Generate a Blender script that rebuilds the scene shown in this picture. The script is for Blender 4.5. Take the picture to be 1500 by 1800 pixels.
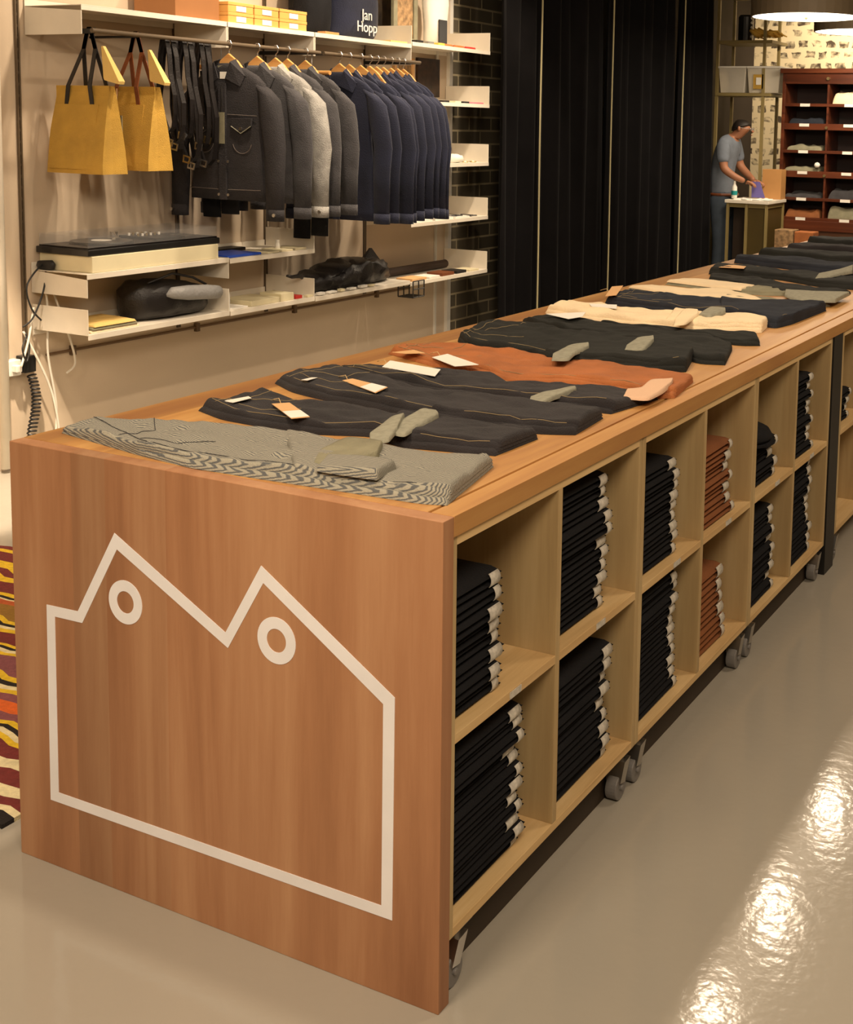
import bpy, math, random
from mathutils import Vector, noise
random.seed(7)
for o in list(bpy.data.objects): bpy.data.objects.remove(o)
SC=bpy.context.scene; COL=SC.collection
# ---------------------------------------------------------------- camera
cd=bpy.data.cameras.new('camera'); cam=bpy.data.objects.new('camera',cd); COL.objects.link(cam); SC.camera=cam
cd.sensor_fit='HORIZONTAL'; cd.sensor_width=36; cd.lens=36*2199.0636/1500
cd.shift_x=(750-1034.6585)/1500; cd.shift_y=(470.0932-900)/1500
from mathutils import Matrix
cam.matrix_world=Matrix.Translation((1.1123,-1.7393,1.5693))@(Matrix.Rotation(0.4548,4,'Z')@Matrix.Rotation(1.4586,4,'X')@Matrix.Rotation(0.023,4,'Z'))
cd.clip_start=.05; cd.clip_end=60
# ---------------------------------------------------------------- view, world
SC.view_settings.view_transform='Standard'; SC.view_settings.look='None'; SC.view_settings.gamma=1
SC.view_settings.use_curve_mapping=False; SC.view_settings.exposure=-.08
w=bpy.data.worlds.new('world'); SC.world=w; w.use_nodes=True
w.node_tree.nodes['Background'].inputs[0].default_value=(1,.82,.6,1); w.node_tree.nodes['Background'].inputs[1].default_value=.045
# ---------------------------------------------------------------- lights of the shop and added fills
WARM=(1,.80,.585)
def light(kind,loc,power,size=.3,target=None,spot=60,color=WARM,blend=.6,name='ceiling_or_fill_light'):
    l=bpy.data.lights.new(name,kind); l.energy=power; l.color=color
    if kind=='AREA': l.shape='DISK'; l.size=size
    else: l.shadow_soft_size=size
    if kind=='SPOT': l.spot_size=math.radians(spot); l.spot_blend=blend
    o=bpy.data.objects.new(name,l); COL.objects.link(o); o.location=loc
    t=Vector(target) if target else Vector((loc[0],loc[1],0))
    d=(t-Vector(loc)); 
    if d.length>0: o.rotation_euler=d.to_track_quat('-Z','Y').to_euler()
    return o
for y,p in ((.3,22),(2.2,20),(4.1,9),(5.15,12),(6.4,12)):
    light('AREA',(-.92,y,3.1),p,.13)
light('AREA',(1.5,-1.6,3.15),85,1.2,target=(-.2,.6,.2))  # added wide area fills for soft base light, with the next two
light('AREA',(1.7,2.8,3.15),38,1.0,target=(.2,2.6,.3))
light('AREA',(-.3,-2.4,3.1),75,1.0,target=(-.6,.4,.3))
for y in (2.5,3.4,4.3,5.2):
    light('SPOT',(-2.35,y,3.1),120,.05,target=(-3.4,y+.05,1.2),spot=80)
light('SPOT',(-2.4,1.0,3.1),850,.05,target=(-3.55,1.62,.0),spot=28,blend=.4)
for y in (2.9,4.0,5.1): light('SPOT',(-1.9,y,3.1),95,.08,target=(-3.55,y,.25),spot=44)  # added fill spots that brighten the lower wall under the shelves
light('SPOT',(-2.5,3.4,3.1),70,.04,target=(-3.3,3.38,2.05),spot=34)  # added spot that brightens the cartons on the top shelf
light('SPOT',(-1.5,9.6,3.1),150,.08,target=(-2.6,12,1.9),spot=75)
light('SPOT',(-1.3,8.0,3.1),34,.08,target=(-2.3,10,1.3),spot=60)
light('SPOT',(-2.3,8.6,3.1),26,.08,target=(-2.8,9.6,1.0),spot=45)
# ---------------------------------------------------------------- materials
def mat(name,color,rough=.6,metal=0,bump=0,bscale=60,var=0,vscale=8,emis=None,es=1,stretch=None,spec=None,sheen=0,trans=0,alpha=1):
    m=bpy.data.materials.new(name); m.use_nodes=True; nt=m.node_tree; b=nt.nodes['Principled BSDF']
    b.inputs['Base Color'].default_value=(*color,1); b.inputs['Roughness'].default_value=rough; b.inputs['Metallic'].default_value=metal
    if spec is not None: b.inputs['Specular IOR Level'].default_value=spec
    if sheen: b.inputs['Sheen Weight'].default_value=sheen
    if trans: b.inputs['Transmission Weight'].default_value=trans
    if alpha<1: b.inputs['Alpha'].default_value=alpha
    if emis: b.inputs['Emission Color'].default_value=(*emis,1); b.inputs['Emission Strength'].default_value=es
    tc=nt.nodes.new('ShaderNodeTexCoord'); mp=nt.nodes.new('ShaderNodeMapping'); nt.links.new(tc.outputs['Object'],mp.inputs[0])
    if stretch: mp.inputs['Scale'].default_value=stretch
    if var or not bump:
        n=nt.nodes.new('ShaderNodeTexNoise'); n.inputs['Scale'].default_value=vscale; n.inputs['Detail'].default_value=6; nt.links.new(mp.outputs[0],n.inputs[0])
        r=nt.nodes.new('ShaderNodeValToRGB'); v=var or .05
        r.color_ramp.elements[0].position=.3; r.color_ramp.elements[1].position=.7
        r.color_ramp.elements[0].color=(*[c*(1-v) for c in color],1); r.color_ramp.elements[1].color=(*[min(1,c*(1+v)) for c in color],1)
        nt.links.new(n.outputs[0],r.inputs[0]); nt.links.new(r.outputs[0],b.inputs['Base Color'])
    if bump:
        n=nt.nodes.new('ShaderNodeTexNoise'); n.inputs['Scale'].default_value=bscale; n.inputs['Detail'].default_value=4; nt.links.new(mp.outputs[0],n.inputs[0])
        bp=nt.nodes.new('ShaderNodeBump'); bp.inputs['Strength'].default_value=bump; bp.inputs['Distance'].default_value=.01
        nt.links.new(n.outputs[0],bp.inputs['Height']); nt.links.new(bp.outputs[0],b.inputs['Normal'])
    return m
def wood(name,c0,c1,c2,axis='Z',rough=.42,gs=1.0,planks=None,pcols=None,pax=0,bump=.12,gain=1):
    """grain runs along axis; planks = boundaries along coordinate pax with own tints"""
    m=bpy.data.materials.new(name); m.use_nodes=True; nt=m.node_tree; L=nt.links.new; N=nt.nodes.new; b=nt.nodes['Principled BSDF']
    b.inputs['Roughness'].default_value=rough
    tc=N('ShaderNodeTexCoord'); sp=N('ShaderNodeSeparateXYZ'); L(tc.outputs['Object'],sp.inputs[0])
    mp=N('ShaderNodeMapping'); L(tc.outputs['Object'],mp.inputs[0])
    s=[14*gs]*3; s['XYZ'.index(axis)]=.9*gs; mp.inputs['Scale'].default_value=s
    off=None
    if planks:
        span=(min(planks)-.2,max(planks)+.2)
        mr=N('ShaderNodeMapRange'); mr.inputs['From Min'].default_value=span[0]; mr.inputs['From Max'].default_value=span[1]; L(sp.outputs[pax],mr.inputs[0])
        cr=N('ShaderNodeValToRGB'); cr.color_ramp.interpolation='CONSTANT'; e=cr.color_ramp.elements
        e[0].position=0; e[0].color=(*[pcols[0]]*3,1); e[1].position=(planks[0]-span[0])/(span[1]-span[0]); e[1].color=(*[pcols[1]]*3,1)
        for i,p in enumerate(planks[1:]):
            q=e.new((p-span[0])/(span[1]-span[0])); q.color=(*[pcols[(i+2)%len(pcols)]]*3,1)
        L(mr.outputs[0],cr.inputs[0]); off=cr.outputs[0]
        va=N('ShaderNodeVectorMath'); va.operation='SCALE'; va.inputs['Scale'].default_value=37; L(off,va.inputs[0])
        vb=N('ShaderNodeVectorMath'); vb.operation='ADD'; L(mp.outputs[0],vb.inputs[0]); L(va.outputs[0],vb.inputs[1]); vec=vb.outputs[0]
    else: vec=mp.outputs[0]
    n1=N('ShaderNodeTexNoise'); n1.inputs['Scale'].default_value=1.0; n1.inputs['Detail'].default_value=5; n1.inputs['Distortion'].default_value=1.2; L(vec,n1.inputs[0])
    n2=N('ShaderNodeTexNoise'); n2.inputs['Scale'].default_value=6; n2.inputs['Detail'].default_value=8; n2.inputs['Roughness'].default_value=.7; L(vec,n2.inputs[0])
    ad=N('ShaderNodeMath'); ad.operation='MULTIPLY_ADD'; ad.inputs[1].default_value=.35; L(n2.outputs[0],ad.inputs[0]); L(n1.outputs[0],ad.inputs[2])
    r=N('ShaderNodeValToRGB'); e=r.color_ramp.elements; e[0].position=.42; e[0].color=(*c0,1); e[1].position=.92; e[1].color=(*c2,1); q=e.new(.66); q.color=(*c1,1)
    L(ad.outputs[0],r.inputs[0]); out=r.outputs[0]
    if planks:
        mx=N('ShaderNodeMix'); mx.data_type='RGBA'; mx.blend_type='MULTIPLY'; mx.inputs[0].default_value=1
        r2=N('ShaderNodeMapRange'); r2.inputs['To Min'].default_value=.62; r2.inputs['To Max'].default_value=1.28; L(off,r2.inputs[0])
        L(out,mx.inputs[6]); L(r2.outputs[0],mx.inputs[7]); out=mx.outputs[2]
    L(out,b.inputs['Base Color'])
    bp=N('ShaderNodeBump'); bp.inputs['Strength'].default_value=bump; bp.inputs['Distance'].default_value=.002; L(ad.outputs[0],bp.inputs['Height']); L(bp.outputs[0],b.inputs['Normal'])
    return m
def lin(r,g,b): 
    f=lambda c:((c/255+.055)/1.055)**2.4 if c>10 else c/255/12.92
    return (f(r),f(g),f(b))
M={}
M['panel']=wood('oiled_beech_end',lin(140,94,62),lin(168,120,84),lin(190,146,108),'Z',.5,.42,[-1.02,-.96,-.843,-.68,-.555,-.354,-.263,-.103],[.35,.42,.60,.30,.48,.62,.25,.50,.66,.55],0)
M['top']=wood('oiled_beech_top',lin(160,108,62),lin(186,136,76),lin(206,160,98),'Y',.5,.6,[-.93,-.8,-.68,-.55,-.42,-.3,-.17],[.5,.4,.65,.5,.3,.6,.45,.55,.7],0)
M['ply']=wood('pale_plywood',lin(168,142,98),lin(186,160,114),lin(200,176,130),'Z',.6,.8,bump=.05)
M['plyedge']=wood('plywood_edge',lin(196,160,108),lin(214,180,126),lin(226,196,144),'Y',.6,1.5,bump=.05)
M['maho']=wood('mahogany',lin(54,24,12),lin(88,42,22),lin(114,60,34),'X',.35,.6)
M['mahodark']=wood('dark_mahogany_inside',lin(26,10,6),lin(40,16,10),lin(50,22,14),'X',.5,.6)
M['hanger']=wood('hanger_beech',lin(170,110,56),lin(206,150,86),lin(226,176,112),'X',.4,3)
M['white']=mat('white_lacquer',(.78,.75,.68),.4)
M['logo']=mat('white_vinyl',(.86,.85,.86),.5)
M['paper']=mat('white_paper',(.85,.82,.74),.7)
M['sticker']=mat('size_sticker',(.56,.53,.46),.6,var=.25,vscale=120)
M['tan']=mat('kraft_tag',lin(222,176,122),.7)
M['blackden']=mat('black_denim',(.0075,.0075,.009),.85,bump=.35,bscale=260,var=.3,vscale=14,spec=.25)
M['topden']=mat('indigo_denim_dark',(.022,.0195,.0215),.9,bump=.5,bscale=300,var=.25,vscale=9,sheen=.05,spec=.3)
M['navyden']=mat('navy_denim',(.020,.024,.034),.9,bump=.5,bscale=300,var=.25,vscale=9,spec=.3)
M['greenblack']=mat('black_twill',(.014,.015,.013),.85,bump=.4,bscale=300,var=.25,vscale=9,spec=.3)
M['cuff']=mat('selvedge_grey_lining',lin(150,148,130),.9,bump=.4,bscale=400,var=.15,vscale=60)
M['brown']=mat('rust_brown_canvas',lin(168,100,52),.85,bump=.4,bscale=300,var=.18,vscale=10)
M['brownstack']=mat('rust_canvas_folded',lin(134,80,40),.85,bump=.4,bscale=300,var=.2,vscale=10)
M['pink']=mat('pale_pink_lining',lin(222,184,152),.9,bump=.3,bscale=300)
M['cream']=mat('cream_canvas',lin(240,218,180),.85,bump=.4,bscale=200,var=.06,vscale=10)
M['sage']=mat('sage_denim',lin(134,130,106),.9,bump=.4,bscale=300,var=.15,vscale=20)
M['stitch']=mat('pale_thread',lin(150,132,96),.8)
M['darkstitch']=mat('dark_thread',(.03,.03,.035),.8)
M['string']=mat('tag_string',lin(200,170,120),.8)
# hickory stripe
def hickory():
    m=bpy.data.materials.new('hickory_stripe_denim'); m.use_nodes=True; nt=m.node_tree; L=nt.links.new; N=nt.nodes.new; b=nt.nodes['Principled BSDF']; b.inputs['Roughness'].default_value=.9
    tc=N('ShaderNodeTexCoord'); mp=N('ShaderNodeMapping'); mp.inputs['Rotation'].default_value=(.75,0,.06); L(tc.outputs['Object'],mp.inputs[0])
    wv=N('ShaderNodeTexWave'); wv.bands_direction='Y'; wv.inputs['Scale'].default_value=110; wv.inputs['Distortion'].default_value=1.8; wv.inputs['Detail'].default_value=2; wv.inputs['Detail Scale'].default_value=.7; L(mp.outputs[0],wv.inputs[0])
    r=N('ShaderNodeValToRGB'); e=r.color_ramp.elements; e[0].position=.2; e[0].color=(*lin(92,94,94),1); e[1].position=.6; e[1].color=(*lin(160,156,140),1); L(wv.outputs[0],r.inputs[0]); L(r.outputs[0],b.inputs['Base Color'])
    n=N('ShaderNodeTexNoise'); n.inputs['Scale'].default_value=300; L(mp.outputs[0],n.inputs[0]); bp=N('ShaderNodeBump'); bp.inputs['Strength'].default_value=.4; bp.inputs['Distance'].default_value=.01; L(n.outputs[0],bp.inputs['Height']); L(bp.outputs[0],b.inputs['Normal'])
    return m
M['hick']=hickory()
M['jkgrey']=mat('charcoal_denim',(.040,.038,.042),.88,bump=.5,bscale=200,var=.3,vscale=14,sheen=.1)
M['jkblack']=mat('ink_denim',(.020,.018,.021),.85,bump=.5,bscale=200,var=.3,vscale=10)
M['jkpale']=mat('light_grey_denim',(.30,.29,.27),.88,bump=.5,bscale=200,var=.25,vscale=20)
M['jknavy']=mat('navy_wool',(.010,.013,.034),.9,bump=.4,bscale=200,var=.25,vscale=8,sheen=.1)
M['canvas']=mat('mustard_canvas',lin(190,150,62),.85,bump=.4,bscale=260,var=.12,vscale=10)
M['canvasin']=mat('pale_yellow_facing',lin(236,200,120),.8,bump=.3,bscale=260)
M['lblack']=mat('black_leather',(.012,.010,.010),.4,bump=.2,bscale=120)
M['lbrown']=mat('brown_leather',lin(120,66,36),.4,bump=.2,bscale=120)
M['metal']=mat('brushed_steel',(.55,.53,.50),.3,metal=1)
M['darkmetal']=mat('dark_steel',(.02,.018,.016),.45,metal=.3)
M['brass']=mat('brass',(.55,.42,.2),.35,metal=1)
M['curtain']=mat('black_velvet',(.0055,.0050,.0055),.95,var=.2,vscale=4,sheen=.02,spec=.1)
M['gapstrip']=mat('pale_gap_strip',lin(190,180,140),.9)  # pale colour of the strips at the curtain gaps
M['wall']=mat('painted_wall',lin(206,188,164),.75,var=.05,vscale=1.5,bump=.05,bscale=90)
M['walltrim']=mat('shelf_grey_lacquer',lin(232,224,208),.45)
M['upright']=mat('brown_steel_upright',lin(92,78,60),.5)
M['cable_w']=mat('white_cable',(.75,.7,.6),.5)
M['cable_b']=mat('black_cable',(.012,.012,.012),.5)
M['plastic_b']=mat('black_plastic',(.012,.012,.012),.3)
M['plastic_g']=mat('grey_wheel_rubber',(.20,.19,.18),.5)
M['acryl']=mat('clear_acrylic',(.5,.5,.5),.04,alpha=.10,spec=.8)
M['bin']=mat('frosted_plastic',(.75,.70,.60),.25,trans=.35)
M['kraft']=mat('kraft_carton',lin(216,160,84),.7)
M['creambox']=mat('ivory_box',lin(226,216,180),.6)
M['blue']=mat('blue_leather',lin(40,80,190),.45)
M['yellow']=mat('yellow_gloves',lin(232,186,80),.7,bump=.3,bscale=80)
M['red']=mat('red_leather',lin(200,50,40),.5)
M['orange']=mat('orange_leather',lin(216,110,50),.5)
M['olive']=mat('olive_cabinet',lin(72,58,18),.5)
M['skin']=mat('skin',lin(160,108,78),.55)
M['shirt']=mat('grey_blue_shirt',lin(112,120,132),.85,var=.15,vscale=12)
M['jeans']=mat('worn_blue_jeans',lin(58,68,80),.85,var=.2,vscale=10)
M['hair']=mat('dark_hair',(.012,.007,.004),.6)
M['violet']=mat('violet_paper',lin(110,100,170),.7)
M['teal']=mat('teal_plastic',lin(20,140,140),.5)
M['glow']=mat('lamp_diffuser',(1,.95,.85),.5,emis=(1,.88,.66),es=5)
M['shade']=mat('grey_lamp_shade',lin(112,98,76),.6)
M['ceil']=mat('ceiling_paint',(.35,.30,.25),.9)
M['glass_b']=mat('dark_bottle_glass',(.012,.014,.03),.12)
M['wood_l']=mat('light_wood',lin(190,140,84),.5)
M['photo']=mat('faded_photo',lin(150,120,84),.6,var=.5,vscale=30)
# floor
def floor_mat():
    m=bpy.data.materials.new('poured_epoxy_floor'); m.use_nodes=True; nt=m.node_tree; L=nt.links.new; N=nt.nodes.new; b=nt.nodes['Principled BSDF']
    b.inputs['Roughness'].default_value=.12
    tc=N('ShaderNodeTexCoord'); n=N('ShaderNodeTexNoise'); n.inputs['Scale'].default_value=1.3; n.inputs['Detail'].default_value=3; L(tc.outputs['Object'],n.inputs[0])
    r=N('ShaderNodeValToRGB'); r.color_ramp.elements[0].color=(*lin(160,154,142),1); r.color_ramp.elements[1].color=(*lin(174,168,155),1); L(n.outputs[0],r.inputs[0]); L(r.outputs[0],b.inputs['Base Color'])
    n2=N('ShaderNodeTexNoise'); n2.inputs['Scale'].default_value=34; n2.inputs['Detail'].default_value=2.5; L(tc.outputs['Object'],n2.inputs[0])
    bp=N('ShaderNodeBump'); bp.inputs['Strength'].default_value=.17; bp.inputs['Distance'].default_value=.0035; L(n2.outputs[0],bp.inputs['Height']); L(bp.outputs[0],b.inputs['Normal'])
    return m
M['floor']=floor_mat()
def brick_mat():
    m=bpy.data.materials.new('dark_glazed_brick'); m.use_nodes=True; nt=m.node_tree; L=nt.links.new; N=nt.nodes.new; b=nt.nodes['Principled BSDF']; b.inputs['Roughness'].default_value=.45
    tc=N('ShaderNodeTexCoord'); sp=N('ShaderNodeSeparateXYZ'); L(tc.outputs['Object'],sp.inputs[0]); cb=N('ShaderNodeCombineXYZ'); L(sp.outputs[1],cb.inputs[0]); L(sp.outputs[2],cb.inputs[1])
    br=N('ShaderNodeTexBrick'); br.inputs['Scale'].default_value=1; br.inputs['Brick Width'].default_value=.30; br.inputs['Row Height'].default_value=.095; br.inputs['Mortar Size'].default_value=.007
    br.inputs['Color1'].default_value=(*lin(104,96,80),1); br.inputs['Color2'].default_value=(*lin(76,70,58),1); br.inputs['Mortar'].default_value=(*lin(160,148,120),1); L(cb.outputs[0],br.inputs[0]); L(br.outputs[0],b.inputs['Base Color'])
    bp=N('ShaderNodeBump'); bp.inputs['Strength'].default_value=.5; bp.inputs['Distance'].default_value=.006; bp.invert=True; L(br.outputs[1],bp.inputs['Height']); L(bp.outputs[0],b.inputs['Normal'])
    return m
M['brick']=brick_mat()
def collage_mat():
    m=bpy.data.materials.new('newsprint_wallpaper'); m.use_nodes=True; nt=m.node_tree; L=nt.links.new; N=nt.nodes.new; b=nt.nodes['Principled BSDF']; b.inputs['Roughness'].default_value=.8
    tc=N('ShaderNodeTexCoord'); sp=N('ShaderNodeSeparateXYZ'); L(tc.outputs['Object'],sp.inputs[0]); cb=N('ShaderNodeCombineXYZ'); L(sp.outputs[0],cb.inputs[0]); L(sp.outputs[2],cb.inputs[1])
    nz=N('ShaderNodeTexNoise'); nz.inputs['Scale'].default_value=5; nz.inputs['Detail'].default_value=2; L(cb.outputs[0],nz.inputs[0]); vs=N('ShaderNodeVectorMath'); vs.operation='MULTIPLY_ADD'; vs.inputs[1].default_value=(.16,.10,0); L(nz.outputs[1],vs.inputs[0]); L(cb.outputs[0],vs.inputs[2]); cb=vs
    br=N('ShaderNodeTexBrick'); br.inputs['Scale'].default_value=1; br.inputs['Brick Width'].default_value=.15; br.inputs['Row Height'].default_value=.12; br.inputs['Mortar Size'].default_value=.028; br.inputs['Mortar Smooth'].default_value=.4
    br.inputs['Color1'].default_value=(0,0,0,1); br.inputs['Color2'].default_value=(.35,.35,.35,1); br.inputs['Mortar'].default_value=(1,1,1,1); L(cb.outputs[0],br.inputs[0])
    n=N('ShaderNodeTexNoise'); n.inputs['Scale'].default_value=17; n.inputs['Detail'].default_value=4; L(cb.outputs[0],n.inputs[0])
    a=N('ShaderNodeMath'); a.operation='MULTIPLY_ADD'; a.inputs[1].default_value=.8; L(br.outputs[0],a.inputs[0]); L(n.outputs[0],a.inputs[2])
    r=N('ShaderNodeValToRGB'); e=r.color_ramp.elements; e[0].position=.50; e[0].color=(*lin(78,66,50),1); e[1].position=.80; e[1].color=(*lin(232,216,176),1); L(a.outputs[0],r.inputs[0]); L(r.outputs[0],b.inputs['Base Color'])
    return m
M['collage']=collage_mat()
# ---------------------------------------------------------------- mesh helpers
def tag(o,label=None,cat=None,group=None,kind=None):
    if label: o['label']=label
    if cat: o['category']=cat
    if group: o['group']=group
    if kind: o['kind']=kind
    return o
def thing(name,label,cat,loc=(0,0,0),rz=0,group=None):
    o=bpy.data.objects.new(name,None); o.empty_display_size=.05; COL.objects.link(o); o.location=loc; o.rotation_euler=(0,0,rz)
    return tag(o,label,cat,group)
class MB:
    def __init__(s): s.v=[]; s.f=[]; s.m=[]; s.k=0
    def add(s,v,f,k=None):
        b=len(s.v); s.v+= [tuple(p) for p in v]; s.f+=[tuple(b+i for i in q) for q in f]; s.m+=[s.k if k is None else k]*len(f); return s
    def box(s,x0,x1,y0,y1,z0,z1,k=None):
        v=[(x,y,z) for x in (x0,x1) for y in (y0,y1) for z in (z0,z1)]
        return s.add(v,[(0,1,3,2),(4,6,7,5),(0,4,5,1),(2,3,7,6),(0,2,6,4),(1,5,7,3)],k)
    def tube(s,pts,r,n=8,cap=True,k=None):
        pts=[Vector(p) for p in pts]; R=r if isinstance(r,(list,tuple)) else [r]*len(pts); vs=[];fs=[]
        up=Vector((0,0,1)); prev=None
        for i,p in enumerate(pts):
            t=(pts[min(i+1,len(pts)-1)]-pts[max(i-1,0)]); t=t.normalized() if t.length>1e-9 else Vector((0,0,1))
            if prev is None:
                a=t.cross(up); 
                if a.length<.05: a=t.cross(Vector((1,0,0)))
            else: a=prev-t*prev.dot(t)
            a.normalize(); prev=a; b=t.cross(a)
            for j in range(n):
                c=2*math.pi*j/n; vs.append(p+(a*math.cos(c)+b*math.sin(c))*R[i])
        for i in range(len(pts)-1):
            for j in range(n): fs.append((i*n+j,i*n+(j+1)%n,(i+1)*n+(j+1)%n,(i+1)*n+j))
        if cap: fs.append(tuple(range(n-1,-1,-1))); fs.append(tuple(range((len(pts)-1)*n,len(pts)*n)))
        return s.add(vs,fs,k)
    def loft(s,rings,cap=True,k=None):
        n=len(rings[0]); vs=[p for r in rings for p in r]; fs=[]
        for i in range(len(rings)-1):
            for j in range(n): fs.append((i*n+j,i*n+(j+1)%n,(i+1)*n+(j+1)%n,(i+1)*n+j))
        if cap: fs.append(tuple(range(n-1,-1,-1))); fs.append(tuple(range((len(rings)-1)*n,len(rings)*n)))
        return s.add(vs,fs,k)
    def prism(s,poly,d0,d1,axis='Y',k=None):
        def P(a,b,d): return (a,d,b) if axis=='Y' else ((d,a,b) if axis=='X' else (a,b,d))
        n=len(poly); v=[P(a,b,d0) for a,b in poly]+[P(a,b,d1) for a,b in poly]
        f=[tuple(range(n-1,-1,-1)),tuple(range(n,2*n))]+[(i,(i+1)%n,n+(i+1)%n,n+i) for i in range(n)]
        return s.add(v,f,k)
    def ringprism(s,outer,inner,d0,d1,axis='Y',k=None):
        def P(a,b,d): return (a,d,b) if axis=='Y' else ((d,a,b) if axis=='X' else (a,b,d))
        n=len(outer); v=[P(a,b,d) for d in (d0,d1) for l in (outer,inner) for a,b in l]; f=[]
        for i in range(n):
            j=(i+1)%n
            f+=[(i,j,n+j,n+i),(2*n+i,3*n+i,3*n+j,2*n+j),(i,2*n+i,2*n+j,j),(n+i,n+j,3*n+j,3*n+i)]
        return s.add(v,f,k)
    def lathe(s,prof,cx=0,cy=0,n=20,k=None):
        return s.loft([[(cx+r*math.cos(2*math.pi*j/n),cy+r*math.sin(2*math.pi*j/n),z) for j in range(n)] for r,z in prof],True,k)
    def build(s,name,mats,parent=None,smooth=False,bevel=0,world=True,rot=0):
        me=bpy.data.meshes.new(name); off=Vector(parent['_w']) if (parent is not None and '_w' in parent) else Vector((0,0,0))
        if parent is not None and world:
            q=parent; L=Vector((0,0,0))
            while q is not None: L+=q.location; q=q.parent
            vs=[tuple(Vector(p)-L) for p in s.v]
        else: vs=s.v
        me.from_pydata(vs,[],s.f)
        for m in (mats if isinstance(mats,(list,tuple)) else [mats]): me.materials.append(m)
        me.polygons.foreach_set('material_index',s.m)
        if smooth: me.polygons.foreach_set('use_smooth',[True]*len(s.f))
        me.update(); me.validate()
        import bmesh
        bm=bmesh.new(); bm.from_mesh(me); bmesh.ops.recalc_face_normals(bm,faces=bm.faces); bm.to_mesh(me); bm.free()
        o=bpy.data.objects.new(name,me); COL.objects.link(o)
        if parent is not None: o.parent=parent
        if bevel:
            b=o.modifiers.new('bevel','BEVEL'); b.width=bevel; b.segments=2; b.limit_method='ANGLE'; b.angle_limit=.6
        return o
def B(*a): return MB().box(*a)
def copy_tree(o,parent=None):
    c=o.copy(); COL.objects.link(c); c.parent=parent
    for ch in o.children: copy_tree(ch,c)
    return c
def resample(P,n):
    P=[Vector((p[0],p[1],0)) for p in P]; d=[0]
    for a,b in zip(P,P[1:]): d.append(d[-1]+(b-a).length)
    out=[]
    for i in range(n):
        t=d[-1]*i/(n-1); k=0
        while k<len(P)-2 and d[k+1]<t: k+=1
        s=(t-d[k])/max(1e-9,d[k+1]-d[k]); out.append(P[k].lerp(P[k+1],min(1,s)))
    return out
def smoothl(P,it=2):
    for _ in range(it): P=[P[0]]+[(P[i-1]+P[i]*2+P[i+1])/4 for i in range(1,len(P)-1)]+[P[-1]]
    return P
class Slab:
    """soft folded cloth between two edge lines lying on z0"""
    def __init__(s,A,Bl,z0,th,nu=56,nv=20,seed=0,wr=.003,er=.018,shrink=0,tilt=0):
        s.A=smoothl(resample(A,nu)); s.B=smoothl(resample(Bl,nu)); s.z0=z0; s.th=th; s.nu=nu; s.nv=nv; s.seed=seed; s.wr=wr; s.er=er; s.tilt=tilt
        if shrink:
            A2=[];B2=[]
            for a,b in zip(s.A,s.B):
                d=(b-a); L=max(d.length,1e-6); k=min(.45,shrink/L); A2.append(a+d*k); B2.append(b-d*k*.3)
            s.A,s.B=A2,B2
        s.len=sum((s.A[i+1]-s.A[i]).length for i in range(nu-1))
    def prof(s,d): 
        t=min(1,max(0,d/s.er)); return math.sqrt(max(0,1-(1-t)**2))
    def pt(s,u,v,lift=0):
        x=u*(s.nu-1); i=min(s.nu-2,int(x)); f=x-i
        a=s.A[i].lerp(s.A[i+1],f); b=s.B[i].lerp(s.B[i+1],f); p=a.lerp(b,v); w=(b-a).length
        h=s.prof(min(v,1-v)*w)*s.prof(min(u,1-u)*s.len)
        q=Vector((p.x*9,p.y*16,s.seed*3.1)); wv=noise.noise(q)*s.wr*1.2+noise.noise(q*2.6)*s.wr*.7+abs(noise.noise(Vector((p.x*4+p.y*9,p.y*20,s.seed))))*s.wr*1.2
        return Vector((p.x,p.y,s.z0+h*(s.th+wv+s.tilt*u)+lift))
    def mesh(s,mb=None):
        mb=mb or MB(); nu,nv=s.nu,s.nv; us=[]; 
        for i in range(nu): us.append(.5-.5*math.cos(math.pi*i/(nu-1)) if False else i/(nu-1))
        e=[0,.12,.3,.6,1]; k=s.er/max(s.len,.01)
        us=sorted(set([x*k for x in e]+[1-x*k for x in e]+[i/(nu-1) for i in range(nu) if k<i/(nu-1)<1-k]))
        vs=[.5-.5*math.cos(math.pi*j/(nv-1)) for j in range(nv)]
        nU=len(us); top=[s.pt(u,v) for u in us for v in vs]; bot=[Vector((p.x,p.y,s.z0)) for p in top]
        f=[]
        for i in range(nU-1):
            for j in range(nv-1):
                a=i*nv+j; f.append((a,a+1,a+nv+1,a+nv)); o=nU*nv; f.append((o+a,o+a+nv,o+a+nv+1,o+a+1))
        mb.add(top+bot,f); return mb
    def strip(s,uv,r=.0012,mb=None):
        mb=mb or MB(); P=[]
        for (u0,v0),(u1,v1) in zip(uv,uv[1:]):
            for k in range(6): t=k/6; P.append(s.pt(u0+(u1-u0)*t,v0+(v1-v0)*t,.0008))
        P.append(s.pt(*uv[-1],.0008)); return mb.tube(P,r,5)
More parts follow.
